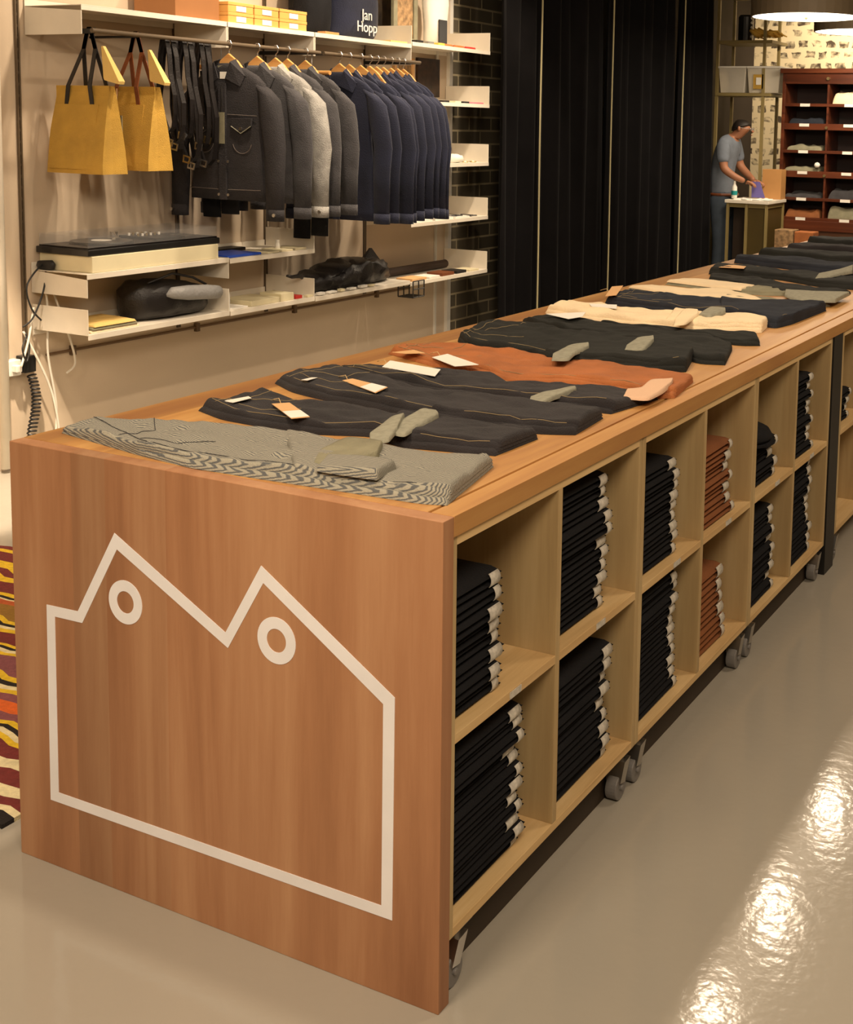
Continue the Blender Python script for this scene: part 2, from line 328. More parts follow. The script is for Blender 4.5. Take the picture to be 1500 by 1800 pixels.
# ================================================================= THE SETTING
def struct(name,mb,m): o=mb.build(name,m); o['kind']='structure'; return o
struct('floor',B(-3.9,5,-5,12.6,-.05,0),M['floor'])
struct('ceiling',B(-3.9,5,-5,12.6,3.4,3.45),M['ceil'])
struct('wall_left',B(-3.75,-3.55,-5,5.565,0,3.4),M['wall'])
struct('wall_brick',B(-3.85,-3.56,5.565,6.6,0,3.4),M['brick'])
struct('wall_dark',B(-3.85,-3.57,6.6,12.2,0,3.4),mat('dark_brown_paint',lin(44,34,24),.8))
struct('wall_back',B(-3.75,5,12.0,12.2,0,3.4),M['collage'])
struct('wall_right',B(4.8,5,-5,12.2,0,3.4),M['wall'])
struct('wall_front',B(-3.9,5,-5.2,-5,0,3.4),M['wall'])
t1=MB(); t1.box(-3.56,-3.525,5.535,5.575,0,2.6)
struct('trim_1',t1,M['white'])

# ================================================================= THE COUNTER
H=.90; T=.038; P0=.0348; PITCH=.4105
NLAST=5.78
ct=thing('retail_counter','long oiled beech display counter with a white mountain outline on its end panel','counter',(-.53,0,0))
b=MB(); b.box(-1.056,0,0,P0,0,H-.0006); b.build('end_panel',M['panel'],ct,bevel=.0015)
b=MB(); b.box(-1.056,-.054,P0+.0004,NLAST,H-T,H); b.build('tabletop',M['top'],ct,bevel=.0015)
b=MB(); b.box(-.047,0,P0+.0004,NLAST,H-T,H); b.box(-.0545,-.0465,P0+.0004,NLAST,H-T,H-.006); b.build('edge_board',M['top'],ct,bevel=.001)
MB().box(-.066,-.052,.12,2.505,0,.112).build('recessed_plinth',mat('dark_plinth',lin(58,46,32),.7),ct)
outer=[(-.958,.569),(-.869,.572),(-.763,.753),(-.481,.607),(-.394,.753),(-.096,.567),(-.099,.149),(-.961,.145)]
inner=[(-.935,.548),(-.857,.550),(-.757,.721),(-.475,.578),(-.389,.721),(-.1205,.550),(-.1225,.170),(-.937,.167)]
b=MB(); b.ringprism(outer,inner,-.0012,.0005); b.build('mountain_outline',M['logo'],ct)
for cx in (-.737,-.359):
    b=MB(); n=48
    b.ringprism([(cx+.0445*math.cos(2*math.pi*i/n),.6165+.0445*math.sin(2*math.pi*i/n)) for i in range(n)],[(cx+.0225*math.cos(2*math.pi*i/n),.6165+.0225*math.sin(2*math.pi*i/n)) for i in range(n)],-.0012,.0005)
    b.build('ring_mark',M['logo'],ct)
for y in (2.512,5.4):
    b=MB(); b.box(-.09,-.004,y,y+.115,0,H-T); b.build('leg',M['darkmetal'],ct)
    b=MB(); b.box(-1.05,-.965,y,y+.115,0,H-T); b.build('leg',M['darkmetal'],ct)
# cubby units on casters
TB=.018
def cubby(y0,n,label):
    t=thing('cubby_unit',label,'shelf unit',(-.25,y0,0),0,'cubby units under the counter')
    y1=y0+PITCH*2-.003; X0,X1=-.46,-.006; zb,zt=.113,.8605
    for ya in (y0,y1-TB): MB().box(X0,X1,ya,ya+TB,zb,zt).build('side_panel',M['ply'],t,bevel=.0008)
    ym=(y0+y1)/2
    b=MB(); b.box(X0,X1,ym-TB/2,ym+TB/2,zb+TB,zt-TB); b.build('divider',M['ply'],t,bevel=.0008)
    for nm,z in (('bottom_board',zb),('top_board',zt-TB)):
        b=MB(); b.box(X0,X1,y0+TB,y1-TB,z,z+TB); b.build(nm,M['plyedge'],t,bevel=.0008)
    for ya,yb in ((y0+TB,ym-TB/2),(ym+TB/2,y1-TB)): MB().box(X0,X1-.0003,ya,yb,.478,.478+TB).build('shelf',M['plyedge'],t,bevel=.0008)
    b=MB(); b.box(X0-.008,X0,y0,y1,zb,zt); b.build('back_panel',M['ply'],t)
    for yc in ((y0+ym)/2+.03,(ym+y1)/2-.0):
        b=MB(); b.box(X1-.0002,X1+.0012,yc-.022,yc+.022,.480,.4935); b.build('shelf_label',M['sticker'],t)
    for yc in (y0+.062,y1-.028):
        for xc in (-.030,-.41):
            b=MB(); b.box(xc-.021,xc+.021,yc-.028,yc+.028,.109,.113); b.tube([(xc,yc,.109),(xc,yc,.085)],.009,10)
            b.loft([[(xc-.022,yc-.020,.092),(xc+.022,yc-.020,.092),(xc+.022,yc+.012,.095),(xc-.022,yc+.012,.095)],[(xc-.019,yc-.036,.046),(xc+.019,yc-.036,.046),(xc+.019,yc-.010,.040),(xc-.019,yc-.010,.040)]])
            c=b.build('caster',M['metal'],t)
            w_=MB(); w_.tube([(xc-.014,yc-.022,.0305),(xc+.014,yc-.022,.0305)],.030,24); w_.tube([(xc-.020,yc-.022,.0305),(xc+.020,yc-.022,.0305)],.007,10)
            w_.build('wheel',M['plastic_g'],c,bevel=.002)
    return t
U0=cubby(P0+.002,0,'pale plywood cubby unit on casters beside the beech end panel')
cubby(P0+.002+2*PITCH,1,'middle plywood cubby unit on casters with rust trousers in two cubbies')
cubby(P0+.002+4*PITCH,2,'plywood cubby unit on casters beside the black steel leg, near side')
cubby(2.640,3,'plywood cubby unit beyond the black steel counter leg')
cubby(2.640+2*PITCH,4,'second plywood cubby unit beyond the black steel counter leg')

for i,(y0_,l) in enumerate(((P0+.002,'added light-blocking plywood cubby unit on the wall side beside the beech end panel'),(P0+.002+2*PITCH,'middle added light-blocking plywood cubby unit on the wall side of the counter'),(P0+.002+4*PITCH,'added light-blocking plywood cubby unit on the wall side beside the steel leg'),(2.640,'added light-blocking plywood cubby unit on the wall side beyond the steel leg'),(2.640+2*PITCH,'last added light-blocking plywood cubby unit on the wall side of the counter'))):  # added unseen row that stops light passing under the counter
    u_=copy_tree(U0); u_.location=(-.806,y0_+PITCH*2-.003,0); u_.rotation_euler=(0,0,math.pi); u_['label']=l
# folded jeans in the cubbies ------------------------------------------------
def folded(w,d,h,seed,sm):
    """one folded pair: loops of cloth, fold at the front; returns list of (mb,name,mat)"""
    b=MB(); rn=random.Random(seed)
    nx,ny=14,12; 
    def layer(z0,z1,ix,iy):
        r=(z1-z0)/2; rings=[]
        for i in range(nx+1):
            x=-d+ix+(d-ix)*i/nx; pts=[]
            ex=min(1,max(.0,(-x)/.02)); k=math.sqrt(max(0,1-(1-ex)**2)) if ex<1 else 1
            kk=max(.06,k); y0=.0+iy*.3; y1=w-iy
            zz=(z0+z1)/2
            m=18
            for j in range(m):
                a=2*math.pi*j/m; cx=math.cos(a); sx=math.sin(a)
                yy=(y0+y1)/2+((y1-y0)/2-r)*(1 if cx>0 else -1)*min(1,abs(cx)*3)+r*cx
                wv=noise.noise(Vector((x*9,yy*12,seed+z0*40)))*.0022
                pts.append((x,yy+noise.noise(Vector((x*6,z0*60,seed)))*.003,zz+r*kk*max(-1,min(1,sx*1.5))+wv))
            rings.append(pts)
        b.loft(rings)
    q=h/2
    layer(0,q*1.02,.0,.0); layer(q*.98,h,.01,rn.uniform(.0,.006))
    return b
def arc_sticker(w,h,seed,wide):
    """sticker wrapping the front fold near the far end"""
    b=MB(); rings=[]; y0=w-.036-wide; y1=w-.014
    r=h/2+.001
    pts=[]
    for k in range(9):
        a=-.9+1.9*k/8
        pts.append((-.0105+(.0115+.0022)*math.cos(a*1.0),r*math.sin(a)+h/2))
    V=[];F=[]
    for (x,z) in pts:
        for y in (y0,y1): V.append((x,y,z))
    for (x,z) in pts:
        for y in (y0,y1): V.append((x-.0012,y,z))
    n=len(pts)
    for k in range(n-1):
        F.append((2*k,2*k+1,2*k+3,2*k+2)); F.append((2*n+2*k,2*n+2*k+2,2*n+2*k+3,2*n+2*k+1))
        F.append((2*k,2*k+2,2*n+2*k+2,2*n+2*k)); F.append((2*k+1,2*n+2*k+1,2*n+2*k+3,2*k+3))
    b.add(V,F); return b
ORD=['lowest','second','third','fourth','fifth','sixth','seventh','eighth','ninth','tenth','eleventh','twelfth','thirteenth']
protos={}
def proto(w,h,colr,s,first=False):
    key=(round(w,2),round(h,3),colr,s)
    if key in protos: return protos[key]
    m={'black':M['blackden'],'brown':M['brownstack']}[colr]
    a=folded(w,.33,h,s*7.3,0); ao=a.build('trousers_body',m,None,smooth=True); me1=ao.data; bpy.data.objects.remove(ao)
    c=arc_sticker(w,h,s,[.0,.012,.022][s%3]); co=c.build('size_sticker',M['sticker'],None,smooth=True); me2=co.data; bpy.data.objects.remove(co)
    protos[key]=(me1,me2); return protos[key]
def stack(y0,z0,z1,w,n,colr,where,grp,lean=0.0,start=0,jit=.022):
    rn=random.Random(int(y0*1000)+int(z0*10)); h=(z1-z0)/n
    for i in range(n):
        me1,me2=proto(w,h,colr,i%3)
        dy=rn.uniform(-jit,jit)*.7-lean*(i/n)**1.5; dx=rn.uniform(-.02,.0)-.0
        pos='topmost' if i==n-1 else ('lowest' if i==0 else ORD[i]+' from the bottom')
        lb='folded %s trousers, %s, %s'%(colr if colr!='brown' else 'rust',pos,where)
        t=thing('folded_trousers',lb,'trousers',(-.022+dx,y0+max(0,.004+dy*.5),z0+i*h+.0002),rn.uniform(-.012,.012),grp)
        p=bpy.data.objects.new('trousers_body',me1); COL.objects.link(p); p.parent=t
        q=bpy.data.objects.new('size_sticker',me2); COL.objects.link(q); q.parent=t
        s=1-rn.uniform(0,.09)-(lean*.3*(i/n)); p.scale=(1,s,1); q.location=(0,-(1-s)*w,0)
zs=.4962; zf=.1312
def cs(i): 
    base=P0+.002+(i//2)*2*PITCH
    return base+TB+.008 if i%2==0 else base+(2*PITCH-.003)/2+TB/2+.008
NAMES=['cubby beside the end panel','second cubby from end panel','third cubby from end panel','fourth cubby from end panel','fifth cubby from end panel','cubby nearest the black leg']
up=lambda i:'upper '+NAMES[i]; lo=lambda i:'lower '+NAMES[i]
stack(cs(0),zs,.735,.205,8,'black',up(0),'black trousers in the upper cubby by the end panel',lean=.03)
stack(cs(0),zf,.432,.30,12,'black',lo(0),'black trousers in the lower cubby by the end panel',lean=.03)
stack(cs(1),zs,.805,.285,11,'black',up(1),'black trousers in the second upper cubby')
stack(cs(1),zf,.405,.30,9,'black',lo(1),'black trousers in the second lower cubby')
stack(cs(2),zs,.745,.275,9,'black',up(2),'black trousers in the third upper cubby')
stack(cs(2),zf,.445,.30,11,'black',lo(2),'black trousers in the third lower cubby')
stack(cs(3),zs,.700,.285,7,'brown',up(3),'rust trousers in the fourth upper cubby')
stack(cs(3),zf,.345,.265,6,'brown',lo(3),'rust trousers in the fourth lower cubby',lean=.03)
stack(cs(4),zs,.630,.27,4,'black',up(4),'black trousers in the fifth upper cubby')
stack(cs(4),zf,.405,.28,9,'black',lo(4),'black trousers in the fifth lower cubby')
stack(cs(5),zs,.760,.26,9,'black',up(5),'black trousers in the sixth upper cubby')
stack(cs(5),zf,.462,.30,10,'black',lo(5),'black trousers in the sixth lower cubby')
stack(2.640+TB+.01,zs,.615,.22,4,'black','upper cubby beyond the black leg','black trousers in the upper cubby beyond the leg')
# price card on the top pair of second lower cubby
# black cap on the fifth upper stack
t=thing('flat_cap','black flat cap lying on the folded trousers in the fifth upper cubby','cap',(-.11,cs(4)+.10,.640))
b=MB(); b.lathe([(.105,0),(.112,.014),(.10,.034),(.07,.048),(.02,.054)],-.11,cs(4)+.10,28)
b.v=[(x,y,z+.6405) for x,y,z in b.v]; b.build('crown',M['blackden'],t,smooth=True)
b=MB(); b.prism([(-.11+.12*math.cos(a),cs(4)+.10+.115*math.sin(a)) for a in [(-1.1+2.2*i/14) for i in range(15)]],.6345,.6405,'Z'); b.build('brim',M['blackden'],t)

# ================================================================= TROUSERS ON THE COUNTER
ZT=.9004
SPEC={ # key: (material, cuff material, label, thickness)
'G1':('hick','sage','grey striped jeans folded flat at the near end of the counter',.020),
'G2':('topden','cuff','dark indigo jeans lying next to the grey striped pair',.020),
'G3':('topden','cuff','dark indigo jeans with a tan tag, third pair from the near end',.021),
'G4':('topden','cuff','dark indigo jeans with a white tag beside the rust trousers',.019),
'G5':('brown','pink','rust brown trousers laid between dark pairs on the counter',.014),
'G6':('greenblack','cuff','black twill jeans with green stitching just beyond the rust pair',.024),
'G7':('greenblack','cuff','black jeans tucked behind the green stitched black pair',.018),
'G8':('greenblack','cuff','black jeans half hidden in front of the cream trousers',.018),
'G9':('cream','cream','cream canvas trousers with turned cuff across the counter',.026),
'G10':('navyden','cuff','navy jeans with tan tag just beyond the cream pair',.026),
'G11':('sage','cream','sage grey trousers with cream back directly beyond the navy jeans',.013),
'G12':('sage','cream','second sage and cream trousers, one place further along the counter',.013),
'G13':('greenblack','cuff','dark jeans with grey turned leg resting by the counter edge',.018),
'G14':('greenblack','cuff','dark jeans with a small kraft tag at the far half of the counter',.026),
'G15':('navyden','cuff','fourth pair of dark jeans from the far end of the counter',.034),
'G16':('greenblack','cuff','third pair of dark jeans from the far end of the counter',.036),
'G17':('topden','cuff','second pair of dark jeans from the far end of the counter',.040),
'G18':('greenblack','cuff','dark jeans at the very far end of the counter',.048)}
GARM={'G1':([(-0.745,0.045),(-0.597,0.028),(-0.463,0.035),(-0.299,0.046),(-0.19,0.053),(-0.085,0.059),(-0.043,0.076)],[(-1.017,0.104),(-0.975,0.184),(-0.859,0.25),(-0.728,0.281),(-0.584,0.293),(-0.409,0.294),(-0.316,0.302),(-0.217,0.296),(-0.101,0.346)]),'G2':([(-0.922,0.392),(-0.817,0.352),(-0.697,0.345),(-0.568,0.347),(-0.441,0.401),(-0.341,0.357),(-0.231,0.381),(-0.138,0.401)],[(-0.889,0.592),(-0.753,0.558),(-0.616,0.572),(-0.488,0.57),(-0.332,0.563),(-0.221,0.57),(-0.13,0.583)]),'G3':([(-0.975,0.719),(-0.869,0.657),(-0.74,0.625),(-0.65,0.617),(-0.506,0.596),(-0.346,0.585),(-0.234,0.593),(-0.142,0.607),(-0.077,0.641)],[(-0.933,0.915),(-0.826,0.901),(-0.684,0.852),(-0.484,0.802),(-0.317,0.788),(-0.186,0.827),(-0.093,0.829)]),'G4':([(-0.945,0.951),(-0.796,0.884),(-0.587,0.835),(-0.428,0.843),(-0.303,0.847),(-0.2,0.855),(-0.096,0.863)],[(-0.952,0.97),(-0.831,1.01),(-0.745,1.018),(-0.643,1.055),(-0.527,1.066),(-0.442,1.007),(-0.354,1.029),(-0.28,1.076),(-0.17,1.08),(-0.063,1.083)]),'G5':([(-0.975,1.213),(-0.757,1.12),(-0.636,1.131),(-0.49,1.062),(-0.338,1.125),(-0.185,1.113),(-0.071,1.067),(-0.034,1.106)],[(-0.972,1.368),(-0.801,1.4),(-0.67,1.407),(-0.542,1.381),(-0.329,1.386),(-0.201,1.37),(-0.068,1.334)]),'G6':([(-0.92,1.503),(-0.82,1.382),(-0.723,1.368),(-0.627,1.399),(-0.513,1.327),(-0.431,1.341),(-0.319,1.365),(-0.215,1.364),(-0.135,1.435)],[(-0.971,1.777),(-0.881,1.853),(-0.696,1.783),(-0.455,1.738),(-0.297,1.723),(-0.193,1.655)]),'G7':([(-0.892,1.894),(-0.689,1.811),(-0.459,1.749),(-0.283,1.691),(-0.15,1.563),(-0.077,1.59)],[(-0.941,1.962),(-0.887,2.046),(-0.741,2.039),(-0.566,1.982),(-0.436,1.987),(-0.27,1.991),(-0.143,1.849)]),'G8':([(-0.662,2.009),(-0.448,1.947),(-0.268,1.938),(-0.148,1.919),(-0.094,1.956)],[(-0.693,2.072),(-0.473,2.075),(-0.315,2.111),(-0.148,2.127)]),'G9':([(-0.975,2.178),(-0.786,2.086),(-0.655,2.086),(-0.478,2.063),(-0.344,2.084),(-0.249,2.149),(-0.171,2.201)],[(-0.972,2.362),(-0.875,2.358),(-0.769,2.328),(-0.615,2.334),(-0.514,2.355),(-0.4,2.337),(-0.307,2.37),(-0.195,2.355)]),'G10':([(-0.898,2.513),(-0.709,2.449),(-0.538,2.416),(-0.372,2.434),(-0.16,2.307),(-0.139,2.439)],[(-0.925,2.812),(-0.811,2.79),(-0.666,2.732),(-0.533,2.75),(-0.396,2.753),(-0.236,2.811),(-0.127,2.851)]),'G11':([(-0.997,2.927),(-0.753,2.829),(-0.55,2.798),(-0.352,2.825),(-0.176,2.912),(-0.147,2.97)],[(-0.918,3.04),(-0.751,3.004),(-0.647,3.125),(-0.472,2.973),(-0.288,2.984),(-0.157,2.961)]),'G12':([(-0.938,3.199),(-0.756,3.147),(-0.566,3.109),(-0.455,3.105),(-0.348,3.182)],[(-0.892,3.326),(-0.756,3.352),(-0.559,3.305),(-0.372,3.259),(-0.291,3.23)]),'G13':([(-0.817,3.41),(-0.655,3.36),(-0.523,3.272),(-0.387,3.154),(-0.181,3.219)],[(-0.869,3.58),(-0.681,3.588),(-0.482,3.457),(-0.308,3.374),(-0.175,3.403)]),'G14':([(-0.918,3.676),(-0.738,3.676),(-0.574,3.668),(-0.347,3.516),(-0.125,3.517)],[(-0.978,3.965),(-0.757,3.893),(-0.557,3.873),(-0.352,3.809),(-0.114,3.781)]),'G15':([(-0.989,4.225),(-0.819,4.165),(-0.558,4.063),(-0.325,4.014),(-0.104,3.967)],[(-1.002,4.346),(-0.788,4.342),(-0.581,4.339),(-0.337,4.276),(-0.083,4.234)]),'G16':([(-0.986,4.574),(-0.759,4.541),(-0.453,4.513),(-0.156,4.459)],[(-0.941,4.725),(-0.762,4.756),(-0.511,4.737),(-0.146,4.68)]),'G17':([(-0.946,4.947),(-0.753,4.947),(-0.496,4.927),(-0.193,4.917)],[(-0.918,5.066),(-0.74,5.13),(-0.477,5.102),(-0.167,5.084)])}
CUFF={'G1':[([(-0.332,-0.037),(-0.268,-0.04),(-0.221,-0.029)],[(-0.412,0.083),(-0.361,0.09),(-0.277,0.071)]),([(-0.336,0.076),(-0.295,0.074),(-0.289,0.197)],[(-0.348,0.117),(-0.405,0.285),(-0.314,0.243)])],'G2':[([(-0.354,0.277),(-0.322,0.297),(-0.358,0.382)],[(-0.393,0.331),(-0.422,0.452),(-0.414,0.489)]),([(-0.366,0.359),(-0.32,0.348),(-0.337,0.425),(-0.348,0.523)],[(-0.388,0.405),(-0.402,0.477),(-0.411,0.556),(-0.365,0.539)])],'G4':[([(-0.272,0.792),(-0.232,0.766),(-0.237,0.851),(-0.227,0.951)],[(-0.294,0.838),(-0.282,0.892),(-0.251,0.952),(-0.239,0.967)])],'G5':[([(-0.107,0.957),(-0.044,0.966),(-0.046,1.058),(-0.061,1.157)],[(-0.14,1.056),(-0.11,1.075),(-0.124,1.168),(-0.074,1.2)])],'G6':[([(-0.446,1.232),(-0.403,1.25),(-0.429,1.335),(-0.434,1.44)],[(-0.483,1.31),(-0.492,1.424),(-0.487,1.45),(-0.455,1.482)]),([(-0.341,1.479),(-0.286,1.483),(-0.323,1.652)],[(-0.367,1.553),(-0.38,1.663),(-0.348,1.709)])],'G9':[([(-0.39,1.971),(-0.364,2.003),(-0.392,2.192)],[(-0.437,2.099),(-0.482,2.289),(-0.425,2.279)])],'G10':[([(-0.404,2.23),(-0.35,2.174),(-0.336,2.309)],[(-0.419,2.3),(-0.424,2.397),(-0.36,2.374)])],'G13':[([(-0.342,3.004),(-0.253,2.865),(-0.12,2.942)],[(-0.394,3.185),(-0.278,3.181),(-0.131,3.201)])],'G14':[([(-0.383,3.581),(-0.345,3.636),(-0.296,3.89)],[(-0.42,3.767),(-0.371,3.976),(-0.358,4.135)])]}
TAGS={'G2':[([(-0.747,0.446),(-0.721,0.476),(-0.584,0.377),(-0.607,0.344)],'tan'),([(-0.858,0.412),(-0.843,0.478),(-0.813,0.454),(-0.816,0.396)],'white')],'G3':[([(-0.77,0.735),(-0.762,0.766),(-0.617,0.712),(-0.604,0.644)],'tan'),([(-0.858,0.687),(-0.855,0.723),(-0.83,0.714),(-0.829,0.673)],'white')],'G4':[([(-0.796,0.94),(-0.83,1.024),(-0.638,0.977),(-0.601,0.894)],'white')],'G5':[([(-0.778,1.15),(-0.771,1.218),(-0.604,1.112),(-0.645,1.057)],'white'),([(-0.915,1.155),(-0.885,1.219),(-0.818,1.176),(-0.86,1.138)],'tan')],'G9':[([(-0.855,1.965),(-0.74,1.908),(-0.713,1.956),(-0.749,2.054)],'white'),([(-0.843,2.272),(-0.747,2.304),(-0.695,2.188),(-0.792,2.187)],'white')],'G10':[([(-0.88,2.484),(-0.981,2.76),(-0.944,2.787),(-0.845,2.51)],'tan')],'G14':[([(-0.874,3.697),(-0.87,3.849),(-0.769,3.778),(-0.747,3.681)],'tan')]}
def tagmesh(q,z,th=.0012,mb=None):
    mb=mb or MB(); n=len(q); v=[(x,y,z+(.004 if i in (2,3) else 0)) for i,(x,y) in enumerate(q)]+[(x,y,z+th+(.004 if i in (2,3) else 0)) for i,(x,y) in enumerate(q)]
    return mb.add(v,[tuple(range(n-1,-1,-1)),tuple(range(n,2*n))]+[(i,(i+1)%n,n+(i+1)%n,n+i) for i in range(n)])
GARM['G18']=([(-.93,5.30),(-.6,5.29),(-.14,5.27)],[(-.92,5.55),(-.6,5.56),(-.12,5.56)])
CUFF['G1'][0]=([(-.318,.060),(-.26,.062),(-.185,.068)],[(-.36,.150),(-.29,.160),(-.20,.150)])
CUFF['G1'][1]=([(-.350,.095),(-.290,.085),(-.270,.190)],[(-.395,.170),(-.405,.270),(-.310,.262)])
# keep neighbours on the counter a few millimetres apart
for kk,(mk,ck,label,th) in SPEC.items():
    A,Bv=GARM[kk]; ga=.004 if kk=='G1' else .007; A=[(x,y+ga) for x,y in A]; Bv=[(x,y-.007-(.03 if kk=='G8' else 0)) for x,y in Bv]
    idx=int(kk[1:]); cx=sum(p[0] for p in A+Bv)/len(A+Bv); cy=sum(p[1] for p in A+Bv)/len(A+Bv)
    t=thing('folded_jeans' if mk in('hick','topden','navyden','greenblack') else 'folded_trousers',label,'jeans' if mk in('hick','topden','navyden','greenblack') else 'trousers',(cx,cy,ZT),0,'trousers laid flat on the counter top')
    near=idx<=10
    th*=1.15
    s1=Slab(A,Bv,ZT,th*.55,seed=idx,wr=.003,er=.012,nu=50 if near else 24,nv=18 if near else 10)
    s1.mesh().build('lower_leg',M[mk],t,smooth=True)
    s2=Slab(A,Bv,ZT+th*.30,th*.70,seed=idx+30,wr=.0075,er=.014,shrink=.012,nu=60 if near else 30,nv=26 if near else 12)
    # waist a little inside
    s2.mesh().build('upper_leg',M[mk],t,smooth=True)
    # waistband strip
    st=M['stitch'] if idx!=1 else M['darkstitch']
    if idx<=6 or idx==10:
        for nm,uv in (('waist_seam',[(.045,.04),(.05,.5),(.045,.96)]),('waist_seam',[(.012,.06),(.012,.5),(.012,.94)])):
            pass
        mb=MB(); s2.strip([(.06,.05),(.066,.5),(.06,.95)],.0008,mb); s2.strip([(.03,.35),(.10,.42),(.17,.62),(.19,.93)],.0008,mb); s2.strip([(.07,.20),(.17,.24),(.26,.36),(.32,.40)],.0007,mb)
        s2.strip([(.03,.075),(.4,.07),(.8,.06),(.97,.06)],.0008,mb)
        mb.build('stitching',st,t)
        mb=MB(); 
        for u in (.0,.0): pass
    if idx in (1,2,3,5,6,9,10):
        k0={1:.54,2:.60,3:.60,5:.62,6:.50,9:.60,10:.55}[idx]; a_=resample(A,50)[int(50*k0):]; b2_=resample(Bv,50)[int(50*(k0-.04)):]
        s4=Slab([(q.x,q.y) for q in a_],[(q.x,q.y) for q in b2_],ZT+th*.62,th*.62,seed=idx+200,wr=.005,er=.010,shrink=.020,nu=34,nv=20); s4.mesh().build('folded_back_leg',M[mk],t,smooth=True)
    if idx in (11,12):
        s3=Slab(A[:len(A)//2+1],Bv[:len(Bv)//2+1],ZT+th*.72,th*.75,seed=idx+60,wr=.002,er=.012,shrink=.010,nu=24,nv=10); s3.mesh().build('cream_waist',M['cream'],t,smooth=True)
    for ci,(a,b_) in enumerate(CUFF.get(kk,[])):
        hc=ZT+th*(1.22 if idx in (1,2,3,5,6,9,10) else 1.0)-.001
        c=Slab(a,b_,hc,.0055 if not(idx==1 and ci==0) else .010,nu=20,nv=10,seed=idx+90+ci,wr=.001,er=.004 if not(idx==1 and ci==0) else .008,tilt=.010); c.mesh().build('turned_cuff',M['hick'] if (idx==1 and ci==0) else M[ck],t,smooth=True)
    for ti,(q,colr) in enumerate(TAGS.get(kk,[])):
        zt=ZT+th*1.0+.0045
        tg=tagmesh(q,zt).build('price_tag' if idx<14 else 'paper_tag',M['paper'] if colr=='white' else M['tan'],t)
        if colr=='tan' and idx in(2,3):
            (x0,y0),(x1,y1),(x2,y2),(x3,y3)=q; L=lambda a,b,k:(a[0]+(b[0]-a[0])*k,a[1]+(b[1]-a[1])*k)
            h=[L(q[1],q[2],.55),L(q[1],q[2],.97),L(q[0],q[3],.97),L(q[0],q[3],.55)]
            m2=MB(); v=[(x,y,zt+.0014+.004*(.55 if i in(0,3) else .97)) for i,(x,y) in enumerate(h)]; m2.add(v+[(x,y,z+.0003) for x,y,z in v],[(0,1,2,3),(4,5,6,7),(0,1,5,4),(1,2,6,5),(2,3,7,6),(3,0,4,7)])
            m2.build('printed_half',M['paper'],tg)
        if ti==0 and idx in(2,3,4,5,10):
            mx=((q[0][0]+q[1][0])/2,(q[0][1]+q[1][1])/2); e=(mx[0]-.05,mx[1]+.03)
            MB().tube([(mx[0],mx[1],zt+.002),(mx[0]-.015,mx[1]+.012,zt+.008),(mx[0]-.03,mx[1]+.012,zt+.004),(e[0],e[1],zt-.003)],.0011,5).build('tag_string',M['string'],t)
# rivets and belt loops on the two nearest pairs are part of the stitched waist

# ================================================================= RUG ON THE FLOOR
rb=[(1.288,0),(1.259,1),(1.235,0),(1.168,1),(1.119,0),(1.085,1),(1.05,0),(.971,1),(.95,4),(.936,2),(.928,3),(.90,5),(.834,1),(.815,4),(.80,2),(.785,1),(.763,0),(.698,1),(.685,4),(.672,2),(.655,1),(.640,6),(.568,1),(.545,4),(.525,2),(.505,1),(.485,6),(.450,7),(.402,6),(.368,1),(.350,4),(.335,2),(.318,1),(.300,0),(.255,2),(.215,0),(.158,2),(.118,0),(.088,2),(.068,8),(.045,8)]
cols=[lin(120,44,40),lin(236,196,40),lin(236,222,176),lin(190,90,40),lin(30,20,14),lin(150,110,40),lin(140,80,84),lin(226,104,36),lin(24,16,14)]
rm=[mat('kilim_'+n,c,.95,bump=.5,bscale=180,var=.15,vscale=60) for n,c in zip(['maroon','yellow','cream','rust','black','olive','mauve','orange','border'],cols)]
b=MB(); YY=[y for y,_ in rb]; nx=40
for (y0,k),(y1,_) in zip(rb,rb[1:]+[(.035,8)]):
    for i in range(nx):
        xa=-1.166-(3.05-1.166)*i/nx; xb=-1.166-(3.05-1.166)*(i+1)/nx
        def P(x,y,z): return (x,y+.010*math.sin(x*19)+.006*math.sin(x*41+y*3),z+.0012*math.sin(x*60))
        b.add([P(xa,y0,.011),P(xb,y0,.011),P(xb,y1,.011),P(xa,y1,.011),P(xa,y0,.0008),P(xb,y0,.0008),P(xb,y1,.0008),P(xa,y1,.0008)],[(0,1,2,3),(7,6,5,4),(0,4,5,1),(3,2,6,7)]+([(0,3,7,4)] if i==0 else [])+([(1,5,6,2)] if i==nx-1 else []),k)
tag(b.build('striped_rug',rm),'striped kilim rug in maroon, yellow and cream lying on the floor','rug')

